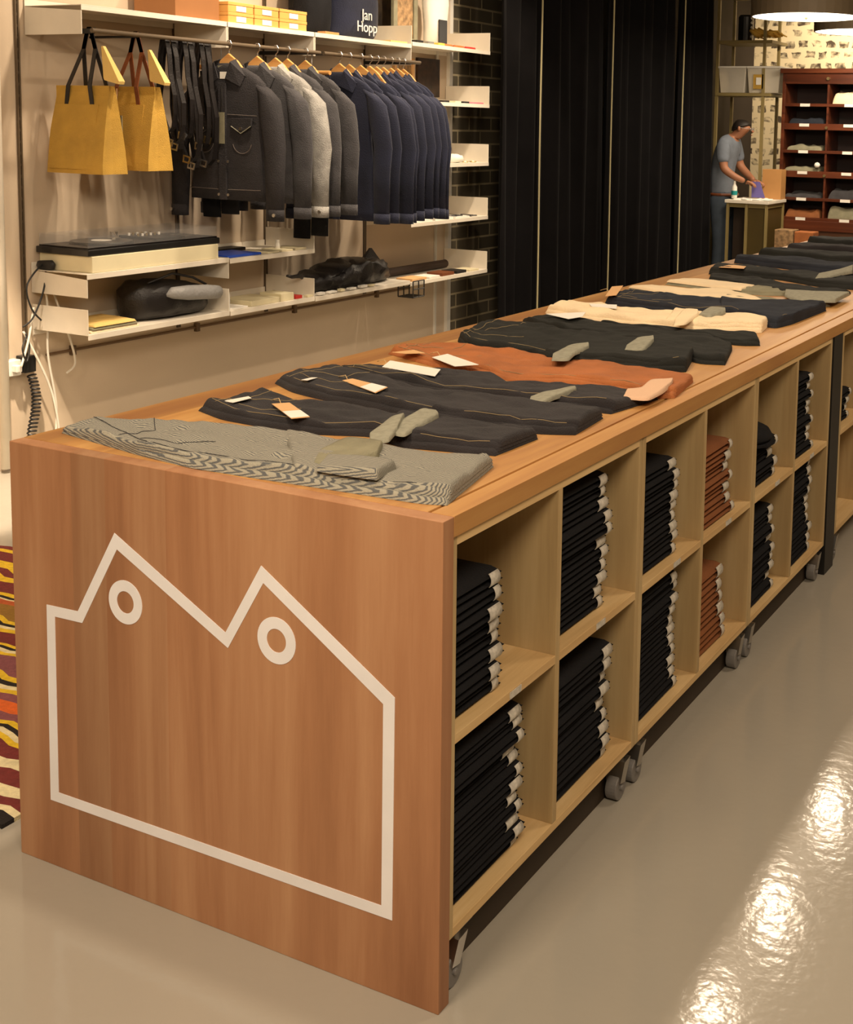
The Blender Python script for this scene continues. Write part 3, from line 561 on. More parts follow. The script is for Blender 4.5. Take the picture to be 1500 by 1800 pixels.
# ================================================================= WALL SHELVING
XF=-3.2; XB=-3.545; SY=[2.134,3.023,3.69,4.606,5.525]
def shelf(y0,y1,z,label,left='d',right='d',hgt=.11,x0=XB,grp='metal wall shelves'):
    """z = top of plate; brackets d(own), u(p) or n(one)"""
    t=thing('wall_shelf',label,'shelf',(XB,(y0+y1)/2,z),0,grp)
    b=MB(); b.box(x0,XF,y0+.003,y1-.003,z-.004,z); b.box(XF-.003,XF,y0+.003,y1-.003,z-.024,z-.004); b.box(x0,x0+.003,y0+.003,y1-.003,z-.03,z+.03); b.build('tray',M['walltrim'],t,bevel=.0012)
    for k,yy,m in ((0,y0+.0035,left),(1,y1-.0075,right)):
        if m=='n': continue
        b=MB()
        if m=='d': b.prism([(x0,z-hgt),(XF-.08 if hgt<.105 and k else XF-.002,z-hgt),(XF-.002,z-.026),(XF-.002,z-.004),(x0,z-.004)] if False else [(x0,z-hgt),(XF-.002,z-hgt),(XF-.002,z-.025),(x0,z-.004)],yy,yy+.004)
        else: b.prism([(x0,z+.0002),(XF-.002,z+.0002),(XF-.002,z+hgt),(x0,z+hgt)],yy,yy+.004)
        b.build('end_bracket',M['walltrim'],t,bevel=.001)
    return t
BN=['above the tote bags','with cartons above the grey jackets','above the navy jackets','at the right end beside the brick']
for i in range(4): shelf(SY[i],SY[i+1],2.05 if i==3 else 2.035,'top wall shelf '+BN[i],'d' if i!=3 else 'n','d' if i<2 else ('d' if i==2 else 'u'),.125 if i!=3 else .12)
b=MB(); b.box(-3.5,XF-.002,4.6,4.604,2.0355,2.145)
tag(b.build('metal_divider',M['walltrim']),'grey metal book end standing on the top shelf above the navy jackets','bookend')
shelf(SY[0],SY[1],.882,'upper white shelf carrying the record player','d','d',.105)
shelf(SY[1],SY[2],.875,'upper shelf with the blue folder beside the record player','n','u',.10)
shelf(SY[0],SY[1],.615,'lowest left shelf holding the black bag under the record player','u','u',.11)
shelf(SY[1],SY[2],.612,'lowest shelf with white papers below the blue folder','n','u',.10)
shelf(SY[2],SY[3],.608,'lowest shelf with the crumpled dark bag','n','n',.10)
for z,l in ((1.70,'second shelf down at the right end beside the brick'),(1.315,'shelf with dark bottles beside the brick'),(.957,'shelf with papers at the right end'),(.595,'lowest shelf at the right end beside the brick')):
    shelf(SY[3],SY[4],z,l,'n','u',.12)
for i,y in enumerate((SY[0]-.04,SY[1],SY[2],SY[3],SY[4]-.12)):
    b=MB(); 
    zz0=.50 if i<4 else .05
    b.box(XB-.004,XB+.008,y-.010,y-.003,zz0,3.3); b.box(XB-.004,XB+.008,y+.003,y+.010,zz0,3.3); b.box(XB-.004,XB,y-.003,y+.003,zz0,3.3)
    for k in range(54): b.box(XB+.0,XB+.004,y-.003,y+.003,zz0+.04+k*.05,zz0+.052+k*.05)
    tag(b.build('wall_upright',M['upright'] if i!=4 else M['white']),['slotted upright on the wall at the far left','slotted upright on the wall behind the first jacket','slotted upright on the wall behind the pale jacket','slotted upright on the wall behind the navy jackets','white upright beside the brick at the shelf ends'][i],'upright',group='wall uprights')
# hanging rails
for y0,y1,l in ((SY[0],SY[2]-.01,'dark steel hanging rail carrying bags, belts and grey jackets'),(SY[2],SY[3]+.02,'dark steel hanging rail carrying the navy jackets')):
    t=thing('hanging_rail',l,'rail',(-3.15,(y0+y1)/2,1.94))
    MB().tube([(-3.15,y0+.01,1.925),(-3.15,y1-.01,1.925)],.010,12).build('rail',M['upright'],t)
    for y in (y0+.03,y1-.03): MB().box(XB,-3.15,y-.003,y+.003,1.915,1.935).build('rail_arm',M['darkmetal'],t)
# conduit on the wall under the shelves
t=thing('cable_conduit','thin brown conduit clipped along the wall under the shelves','pipe',(XB,3.6,.485))
MB().tube([(-3.543,2.206,.484),(-3.543,5.10,.484)],.007,8).build('pipe',mat('brown_conduit',lin(110,86,60),.6),t)
for y in (2.35,3.15,3.93,4.73): MB().box(-3.55,-3.53,y-.012,y+.012,.462,.506).build('clip',M['walltrim'] if False else mat('clip_brown',lin(96,76,54),.6),t)
t=thing('wire_basket','small black wire basket hanging under the shelf end near the brick','basket',(-3.2,4.66,.53))
b=MB()
for x in (-3.30,-3.19):
    for (a,c) in (((4.62,.50),(4.74,.50)),((4.62,.60),(4.74,.60)),((4.62,.50),(4.62,.60)),((4.74,.50),(4.74,.60)),((4.68,.50),(4.68,.60)),((4.62,.55),(4.74,.55))): b.tube([(x,a[0],a[1]),(x,c[0],c[1])],.004,6)
for y in (4.62,4.66,4.70,4.74): b.tube([(-3.30,y,.50),(-3.19,y,.50)],.004,6)
b.build('wire_frame',M['darkmetal'],t)
# ================================================================= TOTE BAGS
def tote(x0,x1,y0,dy,zb,zt,zr,xr,strap,label):
    t=thing('tote_bag',label,'bag',((x0+x1)/2,y0+dy/2,zb),0,'canvas tote bags on the rail')
    n=10; rings=[]
    for k in range(n+1):
        f=k/n; z=zb+(zt-zb)*f; d=dy*(1-.82*f**1.4); ox=.012*(1-f)
        yc=y0+dy/2; pts=[]
        for (a,b_) in ((0,0),(.25,-.03),(.5,0),(.75,-.03),(1,0),(1,.5),(1,1),(.5,1.03),(0,1),(0,.5)):
            cave=-.012 if b_==.5 else 0
            pts.append((x0-ox+(x1-x0+2*ox)*a+(cave if a==1 else -cave),yc-d/2+d*b_+noise.noise(Vector((a*3,z*7,y0)))*.006,z))
        rings.append(pts)
    b=MB(); b.loft(rings); b.build('bag_body',M['canvas'],t,smooth=False)
    b=MB(); b.box(x0+.0,x1,y0+dy/2-dy*.09-.008,y0+dy/2-dy*.09-.004,zt-.055,zt+.001); b.build('top_hem',M['canvas'],t)
    b=MB(); zp=zb+.02; b.prism([(x0+.01,zp+.02),(x1-.04,zp),(x1-.045,zt-.075),(x0+.01,zt-.075)],y0-.014,y0-.0105); 
    b2=MB(); ys=lambda z:y0+dy/2-dy*(1-.82*max(0,(z-zb)/(zt-zb))**1.4)/2-.005
    b2.add([(x0+.012,ys(zp)-.002,zp),(x1-.05,ys(zp)-.002,zp),(x1-.05,ys(zt-.08)-.002,zt-.08),(x0+.012,ys(zt-.08)-.002,zt-.08),(x0+.012,ys(zp)+.004,zp),(x1-.05,ys(zp)+.004,zp),(x1-.05,ys(zt-.08)+.004,zt-.08),(x0+.012,ys(zt-.08)+.004,zt-.08)],[(0,1,2,3),(4,7,6,5),(0,4,5,1),(1,5,6,2),(2,6,7,3),(3,7,4,0)])
    b2.build('front_pocket',M['canvas'],t)
    # folded-out yellow facing triangle hanging from the rail side
    b=MB(); b.loft([[(x1-.045,y0+dy*.4,zr-.07),(x1-.035,y0+dy*.4,zr-.07),(x1-.035,y0+dy*.42+.012,zr-.07),(x1-.045,y0+dy*.42+.012,zr-.07)],[(x1-.035,y0+dy*.4,zt+.035),(x1+.055,y0+dy*.4,zt+.02),(x1+.055,y0+dy*.5+.02,zt+.02),(x1-.035,y0+dy*.5+.02,zt+.035)],[(x1-.03,y0+dy*.4,zt+.025),(x1+.05,y0+dy*.4,zt+.008),(x1+.05,y0+dy*.5+.02,zt+.008),(x1-.03,y0+dy*.5+.02,zt+.025)]]); b.build('yellow_facing',M['canvasin'],t)
    for (dx0,dx1,yy,low) in ((.07,-.085,y0+dy*.28,.10),(.11,-.05,y0+dy*.72,.0)):
        xa=x0+dx0; xb=x1+dx1; b=MB()
        path=[(xa,yy,zt-low),(xa+.015,yy,zt),(xr-.035,y0+dy/2,zr-.08),(xr-.012,y0+dy/2,zr-.006),(xr,y0+dy/2,zr+.014),(xr+.012,y0+dy/2,zr-.006),(xr+.035,y0+dy/2,zr-.08),(xb-.015,yy,zt),(xb,yy,zt-low)]
        for p,q in zip(path,path[1:]):
            b.loft([[(p[0]-.011,p[1]-.002,p[2]),(p[0]+.011,p[1]-.002,p[2]),(p[0]+.011,p[1]+.002,p[2]),(p[0]-.011,p[1]+.002,p[2])],[(q[0]-.011,q[1]-.002,q[2]),(q[0]+.011,q[1]-.002,q[2]),(q[0]+.011,q[1]+.002,q[2]),(q[0]-.011,q[1]+.002,q[2])]])
        b.build('handle',strap,t)
    return t
t1_=tote(-3.455,-3.140,2.17,.14,1.315,1.695,1.935,-3.27,M['lblack'],'mustard canvas tote bag with black leather handles on the rail')
t2_=tote(-3.435,-3.130,2.42,.15,1.325,1.700,1.935,-3.26,M['lbrown'],'mustard canvas tote bag with brown leather handles and pale tag')
b=MB(); b.box(-3.31,-3.25,2.395,2.399,1.43,1.57); b.build('hang_tag',M['sage'],t2_)
MB().tube([(-3.28,2.397,1.57),(-3.28,2.397,1.69)],.002,5).build('tag_string',M['string'],t2_)
# the totes hang from wall arms
for y,l in ((2.24,'black-handled'),(2.495,'brown-handled')):
    tag(MB().tube([(-3.545,y,1.925),(-3.24,y,1.925),(-3.235,y,1.945)],.006,8).build('rail_hook',M['darkmetal']),'dark steel hook carrying the %s tote bag'%l,'hook')
# ================================================================= BELTS
for i in range(9):
    y=2.60+i*.036; x=-3.17-.006*(i%3); zl=[1.50,1.44,1.42,1.47,1.36,1.33,1.42,1.34,1.45][i]
    t=thing('leather_belt','black leather belt looped over the rail, %s of nine from the totes'%['first','second','third','fourth','fifth','sixth','seventh','eighth','last'][i],'belt',(x,y,zl),0,'leather belts on the rail')
    b=MB(); pts=[]
    for k in range(15):
        a=math.pi*2*k/14; w_=.034+.02*math.sin(i*2.1); pts.append((x-.02+w_*math.sin(a)*(1+.5*(math.cos(a)<0)),y+.03*max(0,-math.cos(a)),(1.937+zl)/2+(1.937-zl)/2*math.cos(a)))
    for p,q in zip(pts,pts[1:]):
        b.loft([[(p[0]-.002,p[1]-.014,p[2]),(p[0]+.002,p[1]-.014,p[2]),(p[0]+.002,p[1]+.014,p[2]),(p[0]-.002,p[1]+.014,p[2])],[(q[0]-.002,q[1]-.014,q[2]),(q[0]+.002,q[1]-.014,q[2]),(q[0]+.002,q[1]+.014,q[2]),(q[0]-.002,q[1]+.014,q[2])]])
    b.build('strap',M['lblack'],t)
    b=MB(); z=zl+.02; b.ringprism([(x-.024,z-.020),(x+.018,z-.028),(x+.026,z+.004),(x-.018,z+.014)],[(x-.017,z-.014),(x+.013,z-.020),(x+.018,z-.001),(x-.012,z+.007)],y-.034,y-.029)
    b.build('buckle',M['metal'] if i%4 else M['brass'],t)
# ================================================================= JACKETS
def hanger(loc,label,grp):
    x,y,z=loc
    t=thing('clothes_hanger',label,'hanger',(x,y,z),0,grp); t.rotation_euler=(0,0,0)
    b=MB(); b.loft([[(x+sx,y-.007+ .0,z+sz-w_/2),(x+sx,y+.007,z+sz-w_/2),(x+sx,y+.007,z+sz+w_/2),(x+sx,y-.007,z+sz+w_/2)] for sx,sz,w_ in ((-.185,-.145,.016),(-.12,-.092,.022),(-.055,-.030,.036),(0,0,.05),(.055,-.030,.036),(.12,-.092,.022),(.185,-.145,.016))]); b.build('shoulder_bar',M['hanger'],t,bevel=.003)
    MB().tube([(x,y,z+.02),(x,y,1.895),(x+.012,y,1.905),(x+.0165,y,1.925),(x+.008,y,1.939),(x-.008,y,1.939),(x-.0155,y,1.928)],.0028,8).build('hook',M['metal'],t)
    return t
def jacket(loc,m,label,grp,front=False,L=.64,hem=.235,sl=.70,thick=.030,seed=0,pale=False,sk=1.0):
    x,y,z=loc   # z = collar height
    t=thing('jacket' if not front else 'denim_jacket',label,'jacket',(x,y,z-L),0,grp)
    rings=[]; n=28
    lv=[(0,.055,.6),(.012,.062,.9),(.03,.11,1.0),(.06,.175,1.0),(.10,.222,1.0),(.16,.222,1.15),(.25,.215,1.3),(.36,.213,1.35),(.48,.222,1.3),(L-.05,hem,1.25),(L,hem,1.2)]
    for d,hw,tk in lv:
        r=[]
        for j in range(n):
            a=2*math.pi*j/n; c=math.cos(a); s_=math.sin(a)
            px=hw*(abs(c)**.75)*(1 if c>0 else -1); py=thick*tk*(abs(s_)**.7)*(1 if s_>0 else -1)
            wv=noise.noise(Vector((px*9,d*5,seed)))*.014*min(1,d*5)
            r.append((x+px,y+py+wv,z-d+ (abs(px)*.12 if d>.4 and False else 0)))
        rings.append(r)
    MB().loft(rings).build('body',m,t,smooth=True)
    for s in (-1,1):
        rn=random.Random(seed*3+s); bend=.03*rn.random()
        P=[(x+s*.200,y,z-.105),(x+s*.245,y-.004,z-.15),(x+s*.270,y-.010,z-.26),(x+s*(.285+bend),y-.018,z-.40),(x+s*.295,y-.022,z-.54),(x+s*.300,y-.026,z-sl)]
        R=[(.055,.026),(.068,.034),(.066,.038),(.060,.036),(.054,.032),(.048,.027)]
        rg=[]
        for (px,py,pz),(ra,rb_) in zip(P,R):
            rr=[]
            for j in range(16):
                a=2*math.pi*j/16; rb=rb_*sk; tl=.45 if pz>z-.2 else .08
                rr.append((px+ra*math.cos(a),py+rb*math.sin(a)+noise.noise(Vector((a*2,pz*14,seed)))*.006,pz-s*math.cos(a)*ra*tl+.0))
            rg.append(rr)
        sv=MB(); sv.loft(rg).build('sleeve',m,t,smooth=True)
        rr0=[(P[-1][0]+.050*math.cos(2*math.pi*j/16),P[-1][1]+.029*math.sin(2*math.pi*j/16),P[-1][2]+.045) for j in range(16)]; rr1=[(a_,b__,c_-.055) for a_,b__,c_ in rr0]
        MB().loft([rr0,rr1]).build('cuff',m,t,smooth=True)
        if front or seed%3==0:
            MB().tube([(P[-1][0]+.022*s,P[-1][1]-.034,P[-1][2]+.02),(P[-1][0]+.022*s,P[-1][1]-.040,P[-1][2]+.02)],.009,12).build('cuff_button',M['metal'],t)
    # collar
    for s in (-1,1):
        b=MB(); yf=y-thick*1.25-.006
        b.loft([[(x+s*.045,y+.0,z+.022),(x+s*.052,y+.0,z-.006),(x+s*.060,y-.012,z-.010),(x+s*.053,y-.012,z+.020)],
                [(x+s*.050,yf-.004,z+.006),(x+s*.128,yf+.012,z-.060),(x+s*.128,yf+.018,z-.062),(x+s*.054,yf+.004,z+.004)],
                [(x+s*.020,yf-.006,z-.075),(x+s*.105,yf+.0,z-.112),(x+s*.105,yf+.006,z-.114),(x+s*.020,yf,z-.077)]])
        b.build('collar',m,t,bevel=.002)
    if front:
        yf=y-thick*1.3-.004
        st=mat('jacket_thread',lin(96,88,84),.8)
        b=MB(); b.box(x-.024,x+.022,yf-.005,yf+.006,z-L+.0,z-.095); b.build('placket',m,t,bevel=.002)
        for s in (-1,1):
            b=MB(); cx=x+s*.118; b.prism([(cx-.062,z-.262),(cx+.062,z-.262),(cx+.060,z-.300),(cx,z-.335),(cx-.060,z-.300)],yf-.006,yf+.006); f=b.build('pocket_flap',m,t,bevel=.002)
            MB().tube([(cx,yf-.006,z-.312),(cx,yf-.012,z-.312)],.0085,14).build('button',M['metal'],f)
            MB().tube([(cx-.060,yf-.0075,z-.300),(cx,yf-.0075,z-.334),(cx+.060,yf-.0075,z-.300)],.0022,5).build('flap_stitching',M['cuff'] if s>0 else st,f)
            pts=[(cx+.058*math.cos(a),yf+.002,z-.375+.055*math.sin(a)) for a in [math.pi+.2+(math.pi-.4)*k/10 for k in range(11)]]
            MB().tube(pts,.0022,5).build('pocket_seam',st,t)
            MB().tube([(x+s*.03,yf+.001,z-.245),(x+s*.20,yf+.012,z-.25)],.002,5).build('yoke_seam',st,t)
            MB().tube([(x+s*.03,yf+.001,z-L+.05),(x+s*.22,yf+.012,z-L+.052)],.0022,5).build('hem_seam',st,t)
        for dz in (.47,L-.025):
            for s in (-.008,.05): MB().tube([(x+s-.012,yf-.006,z-dz),(x+s-.012,yf-.011,z-dz)],.007,12).build('button',M['metal'],t)
        b=MB(); b.prism([(x-.045,z-.012),(x+.045,z-.012),(x+.026,z-.105),(x-.026,z-.105)],yf+.018,yf+.022); b.build('inner_neck',M['sage'],t)
        b=MB(); b.box(x-.026,x+.026,yf+.012,yf+.018,z-.075,z-.042); b.build('size_label',M['paper'],t)
        b=MB(); b.box(x-.014,x+.020,yf-.012,yf-.009,z-.385,z-.235); b.build('hang_tag',M['sage'],t)
        MB().tube([(x+.002,yf-.009,z-.235),(x+.004,yf-.009,z-.17),(x-.002,yf-.004,z-.11)],.0025,5).build('tag_string',M['darkmetal'],t)
    else:
        b=MB(); b.box(x-.02,x+.02,y-thick*1.3-.007,y-thick*1.3+.006,z-L,z-.1); b.build('placket',m,t)
    return t
grp='grey denim jackets on the rail'
JX=-3.14
gy=[2.965,3.167,3.303,3.395,3.539]
jl=['ink denim jacket facing out with flap pockets and hang tag','charcoal denim jacket directly behind the front facing jacket','light grey denim jacket with white tag on the sleeve','charcoal denim jacket just behind the light grey one','charcoal denim jacket hanging last before the navy group']
jm=['jkblack','jkgrey','jkpale','jkgrey','jkgrey']
hl=['wooden hanger of the front facing ink denim jacket','wooden hanger of the second charcoal jacket','wooden hanger of the light grey jacket','wooden hanger of the charcoal jacket behind the light grey one','wooden hanger of the last charcoal jacket']
for i,y in enumerate(gy):
    hanger((JX,y,1.855),hl[i],'hangers of the grey jackets')
    j=jacket((JX+.0,y,1.832),M[jm[i]],jl[i],grp,front=(i==0),sl=.735,sk=1.0 if i==0 else .8,L=.655+(.02 if i else 0),seed=i+1,thick=.034 if i==0 else .028)
    if i==2:
        b=MB(); b.box(JX+.20,JX+.25,y-.075,y-.072,1.30,1.46); b.build('hang_tag',M['paper'],j)
ny=[3.827,3.913,4.016,4.101,4.166,4.231,4.304,4.372,4.43]
nl=['first','second','third','fourth','fifth','sixth','seventh','eighth','last']
ph=hanger((JX,ny[0],1.855),'wooden hanger of the first navy jacket','hangers of the navy jackets')
pj=jacket((JX,ny[0],1.832),M['jknavy'],'navy jacket hanging first in the navy group, next to the charcoal ones','navy jackets on the rail',L=.80,seed=11,hem=.25,sl=.80,thick=.020,sk=.62)
for i,y in enumerate(ny[1:]):
    h=copy_tree(ph); h.location.y=y; h['label']='wooden hanger of the %s navy jacket from the left'%nl[i+1]
    j=copy_tree(pj); j.location=(JX+.012*math.sin(i*2.3),y+.0,pj.location.z-.01*math.sin(i)); j['label']='navy jacket hanging %s in the navy group on the rail'%nl[i+1]
    j.scale=(1+.04*math.sin(i*1.7),.8,1+.03*math.sin(i*3.1))
# dark trousers hanging behind the jackets
for i,(x,y,zb_,l) in enumerate(((-3.28,3.065,1.075,'black trousers hanging behind the front facing denim jacket'),(-3.20,3.665,.93,'black trousers hanging between the charcoal and the navy jackets'))):
    t=thing('hanging_trousers',l,'trousers',(x,y,zb_),0,'black trousers hanging behind the jackets')
    for k,dx in enumerate((-.07,.05)):
        rg=[]
        for q in range(8):
            z=1.80+(zb_+.02*k-1.80)*q/7; rg.append([(x+dx+(.065-.008*q/7)*math.cos(2*math.pi*j/14),y+.018*math.sin(2*math.pi*j/14)+.004*math.sin(z*20),z) for j in range(14)])
        MB().loft(rg).build('trouser_leg',M['blackden'],t,smooth=True)
    MB().tube([(x-.14,y,1.82),(x+.12,y,1.82)],.012,8).build('hanger_bar',M['hanger'],t)
    MB().tube([(x,y,1.82),(x,y,1.90),(x,y,1.93)],.003,6).build('hanger_hook',M['metal'],t)
    MB().tube([(XB,y,1.932),(x+.02,y,1.932)],.005,6).build('wall_peg',M['darkmetal'],t)
# ================================================================= THINGS ON THE SHELVES
def simple(name,label,cat,mb,m,group=None,bevel=0,smooth=False):
    o=mb.build(name,m,bevel=bevel,smooth=smooth); 
    # move origin to base centre
    xs=[v.co.x for v in o.data.vertices]; ys=[v.co.y for v in o.data.vertices]; zs_=[v.co.z for v in o.data.vertices]
    c=Vector(((min(xs)+max(xs))/2,(min(ys)+max(ys))/2,min(zs_))); o.data.transform(Matrix.Translation(-c)); o.location=c
    return tag(o,label,cat,group)
# record player case
t=thing('plywood_riser','pale wooden riser box under the record player on the white shelf','box',(-3.36,2.56,.8825))
MB().box(-3.535,-3.21,2.175,2.955,.8825,.955).build('box_body',M['creambox'],t,bevel=.003)
t=thing('record_player','black record player with clear lid on the wooden riser','record player',(-3.37,2.56,.9555))
MB().box(-3.54,-3.215,2.16,2.972,.9555,.985).build('plinth',M['plastic_b'],t,bevel=.004)
c=B(-3.53,-3.225,2.17,2.962,.985,.992).build('deck_plate',M['lblack'],t)
b=MB(); b.lathe([(.135,.992),(.138,.997),(.135,1.003),(0.001,1.003)],-3.375,2.38,40); b.build('platter',M['plastic_b'],t,smooth=False)
b=MB(); b.lathe([(.045,1.0035),(.045,1.005),(.001,1.005)],-3.375,2.38,24); b.build('record_label',M['paper'],t)
b=MB(); b.tube([(-3.49,2.56,1.0),(-3.49,2.56,1.025)],.018,14); b.tube([(-3.49,2.56,1.022),(-3.42,2.50,1.022),(-3.34,2.44,1.012)],.004,8); b.box(-3.35,-3.33,2.42,2.45,1.004,1.014); b.build('tonearm',M['metal'],t)
b=MB(); b.box(-3.50,-3.26,2.60,2.78,.992,1.004); mx=b.build('mixer_panel',M['darkmetal'],t)
for i in range(6):
    for j in range(2):
        b=MB(); b.tube([(-3.46+.06*j,2.625+.026*i,1.004),(-3.46+.06*j,2.625+.026*i,1.016)],.006,10); b.build('knob',M['brass'] if (i+j)%2 else M['paper'],mx)
b=MB(); b.box(-3.40,-3.37,2.81,2.90,.992,.999); b.box(-3.33,-3.30,2.81,2.90,.992,.999); b.build('pitch_slider',M['metal'],t)
b=MB(); x0,x1,y0,y1,z0,z1=-3.53,-3.225,2.17,2.962,.986,1.042
for bx in ((x0,x1,y0,y1,z1-.003,z1),(x0,x0+.003,y0,y1,z0,z1-.003),(x1-.003,x1,y0,y1,z0,z1-.003),(x0+.003,x1-.003,y0,y0+.003,z0,z1-.003),(x0+.003,x1-.003,y1-.003,y1,z0,z1-.003)): b.box(*bx)
b.build('clear_lid',M['acryl'],t)
# microphone-like black stand lamp behind deck
# black messenger bag on the low shelf
def blob(x0,x1,y0,y1,z0,z1,seed,p=.6,nr=16,na=24,wr=.012,top=None):
    b=MB(); rings=[]
    for i in range(nr+1):
        f=i/nr; y=y0+(y1-y0)*f; e=math.sqrt(max(.02,1-abs(2*f-1)**3)); 
        tz=1 if top is None else top(f); r=[]
        for j in range(na):
            a=2*math.pi*j/na; c=math.cos(a); s_=math.sin(a); sp=lambda v:(abs(v)**p)*(1 if v>0 else -1)
            zz=z0+(z1-z0)*tz*(.5+.5*sp(s_)*(e if s_>0 else 1)) + (noise.noise(Vector((c*2,y*16,s_*2+seed)))*wr*(1 if s_>-.5 else 0))
            r.append(((x0+x1)/2+(x1-x0)/2*sp(c)*e+noise.noise(Vector((s_*3,y*20,seed)))*wr,y,max(z0,zz)))
        rings.append(r)
    return b.loft(rings)
t=thing('messenger_bag','black leather bag with a pale grey rolled flap on the lowest left shelf','bag',(-3.34,2.75,.6155))
blob(-3.50,-3.225,2.49,2.985,.6155,.80,3,top=lambda f:1.12-.35*f).build('bag_body',M['lblack'],t,smooth=True)
b=MB(); b.tube([(-3.235,2.63,.735),(-3.225,2.66,.742),(-3.215,2.75,.735),(-3.215,2.88,.725),(-3.225,2.96,.715),(-3.235,2.985,.71)],[.008,.028,.036,.036,.033,.01],14); b.build('rolled_flap',mat('dull_silver_cloth',lin(150,150,150),.5,bump=.6,bscale=40),t,smooth=True)
MB().tube([(-3.30,2.58,.79),(-3.26,2.70,.83),(-3.25,2.82,.80),(-3.26,2.92,.755)],.006,8).build('shoulder_strap',M['lblack'],t)
for k,(z,l,mm) in enumerate(((.6155,'cream folded cloth at the bottom of the small pile beside the black bag','cream'),(.628,'brown folded cloth in the middle of the small pile beside the black bag','sage'),(.640,'yellowish folded cloth on top of the small pile beside the black bag','canvasin'))):
    s=Slab([(-3.22,2.17+.01*k),(-3.22,2.45-.01*k)],[(-3.46,2.17),(-3.46,2.45)],z+.0005,.010,nu=20,nv=10,seed=k+40,wr=.002,er=.008); o=s.mesh().build('folded_cloth',M[mm],smooth=True); tag(o,l,'cloth','folded cloths on the lowest left shelf')
# blue folder and papers, bay 2 upper
simple('leather_folder','blue leather folder lying on the upper shelf beside the record player','folder',MB().box(-3.42,-3.22,3.03,3.28,.8755,.888),M['blue'],bevel=.003)
simple('leather_folder','dark leather folder behind the blue one on the upper shelf','folder',MB().box(-3.53,-3.43,3.05,3.40,.8755,.893),M['lblack'],bevel=.003)
for k in range(3): simple('card_holder',['cream card holder beside the blue folder','cream card holder in the middle of the upper shelf row','cream card holder at the right end of the upper shelf'][k],'card holder',MB().box(-3.36,-3.22,3.33+k*.11,3.42+k*.11,.8755,.883+.002*k),M['creambox'],'cream card holders',bevel=.002)
simple('small_bottle','small white topped dark jar on the upper shelf near its right end','jar',MB().lathe([(.013,.8755),(.014,.90),(.010,.915),(.010,.93),(0.001,.931)],-3.30,3.50,14),M['white'])
# bay 2 lower
simple('white_booklet','white booklet lying at the left of the lowest shelf by its divider','booklet',MB().box(-3.36,-3.215,3.04,3.17,.6125,.622),M['paper'],bevel=.001)
simple('ivory_box','low ivory box lying flat on the lowest shelf','box',MB().box(-3.42,-3.22,3.20,3.42,.6125,.640),M['creambox'],bevel=.002)
simple('ivory_box','taller ivory box beside the red wallet on the lowest shelf','box',MB().box(-3.36,-3.215,3.425,3.53,.6125,.652),M['creambox'],bevel=.002)
simple('wallet','small red wallet at the front of the lowest shelf','wallet',MB().box(-3.29,-3.215,3.545,3.60,.6125,.630),M['red'],bevel=.003)
for k in range(7):
    simple('watch_strap_card',['first','second','third','fourth','fifth','sixth','seventh'][k]+' white card from the left along the shelf front before the dark bag','card',MB().box(-3.232,-3.205,3.63+k*.095+.01*(k%2),3.63+k*.095+.045+.012*(k%3),.6127,.624+.003*(k%2)),M['paper'] if k%3 else M['creambox'],'white cards along the front of the lowest shelf',bevel=.001)
simple('clip_frame','small ivory card standing against the divider of the lowest shelf','card',MB().box(-3.245,-3.21,3.027,3.033,.6127,.70),M['white'])
# crumpled dark bag
t=thing('duffel_bag','crumpled black duffel bag on the lowest shelf right of the divider','bag',(-3.38,4.15,.6085))
blob(-3.52,-3.245,3.71,4.585,.6085,.72,9,wr=.03,nr=26,top=lambda f:.9+.55*math.sin(min(1,max(0,(f-.25)/.75))*math.pi)**1.0).build('bag_body',M['lblack'],t,smooth=True)
MB().tube([(-3.30,3.74,.69),(-3.28,3.66,.722),(-3.27,3.58,.725),(-3.27,3.54,.735)],[.014,.012,.010,.007],8).build('loose_strap',M['lblack'],t,smooth=True)
MB().loft([[(-3.36,4.30,.74),(-3.33,4.30,.74),(-3.33,4.47,.74),(-3.36,4.47,.74)],[(-3.35,4.385,.815),(-3.34,4.385,.815),(-3.34,4.40,.815),(-3.35,4.40,.815)]]).build('raised_corner',M['lblack'],t)
# lowest right shelf
for k,(y0,y1,zz,mm,l) in enumerate(((4.64,4.80,.016,'tan','tan leather wallet at the left end of the lowest right shelf'),(4.83,4.95,.012,'paper','white wallet box on the lowest right shelf'),(4.98,5.12,.02,'lbrown','brown leather wallet in the middle of the lowest right shelf'),(5.15,5.27,.018,'lblack','black wallet on the lowest right shelf'),(5.31,5.43,.012,'creambox','ivory box near the right end of the lowest right shelf'))):
    simple('wallet',l,'wallet',MB().box(-3.33,-3.21,y0,y1,.5955,.5955+zz),M[mm],'wallets on the lowest right shelf',bevel=.002)
simple('tool_roll','dark leather roll lying at the back of the lowest right shelf','roll',MB().tube([(-3.46,4.72,.625),(-3.46,5.40,.625)],.028,12),mat('dark_brown_roll',lin(60,44,34),.6))
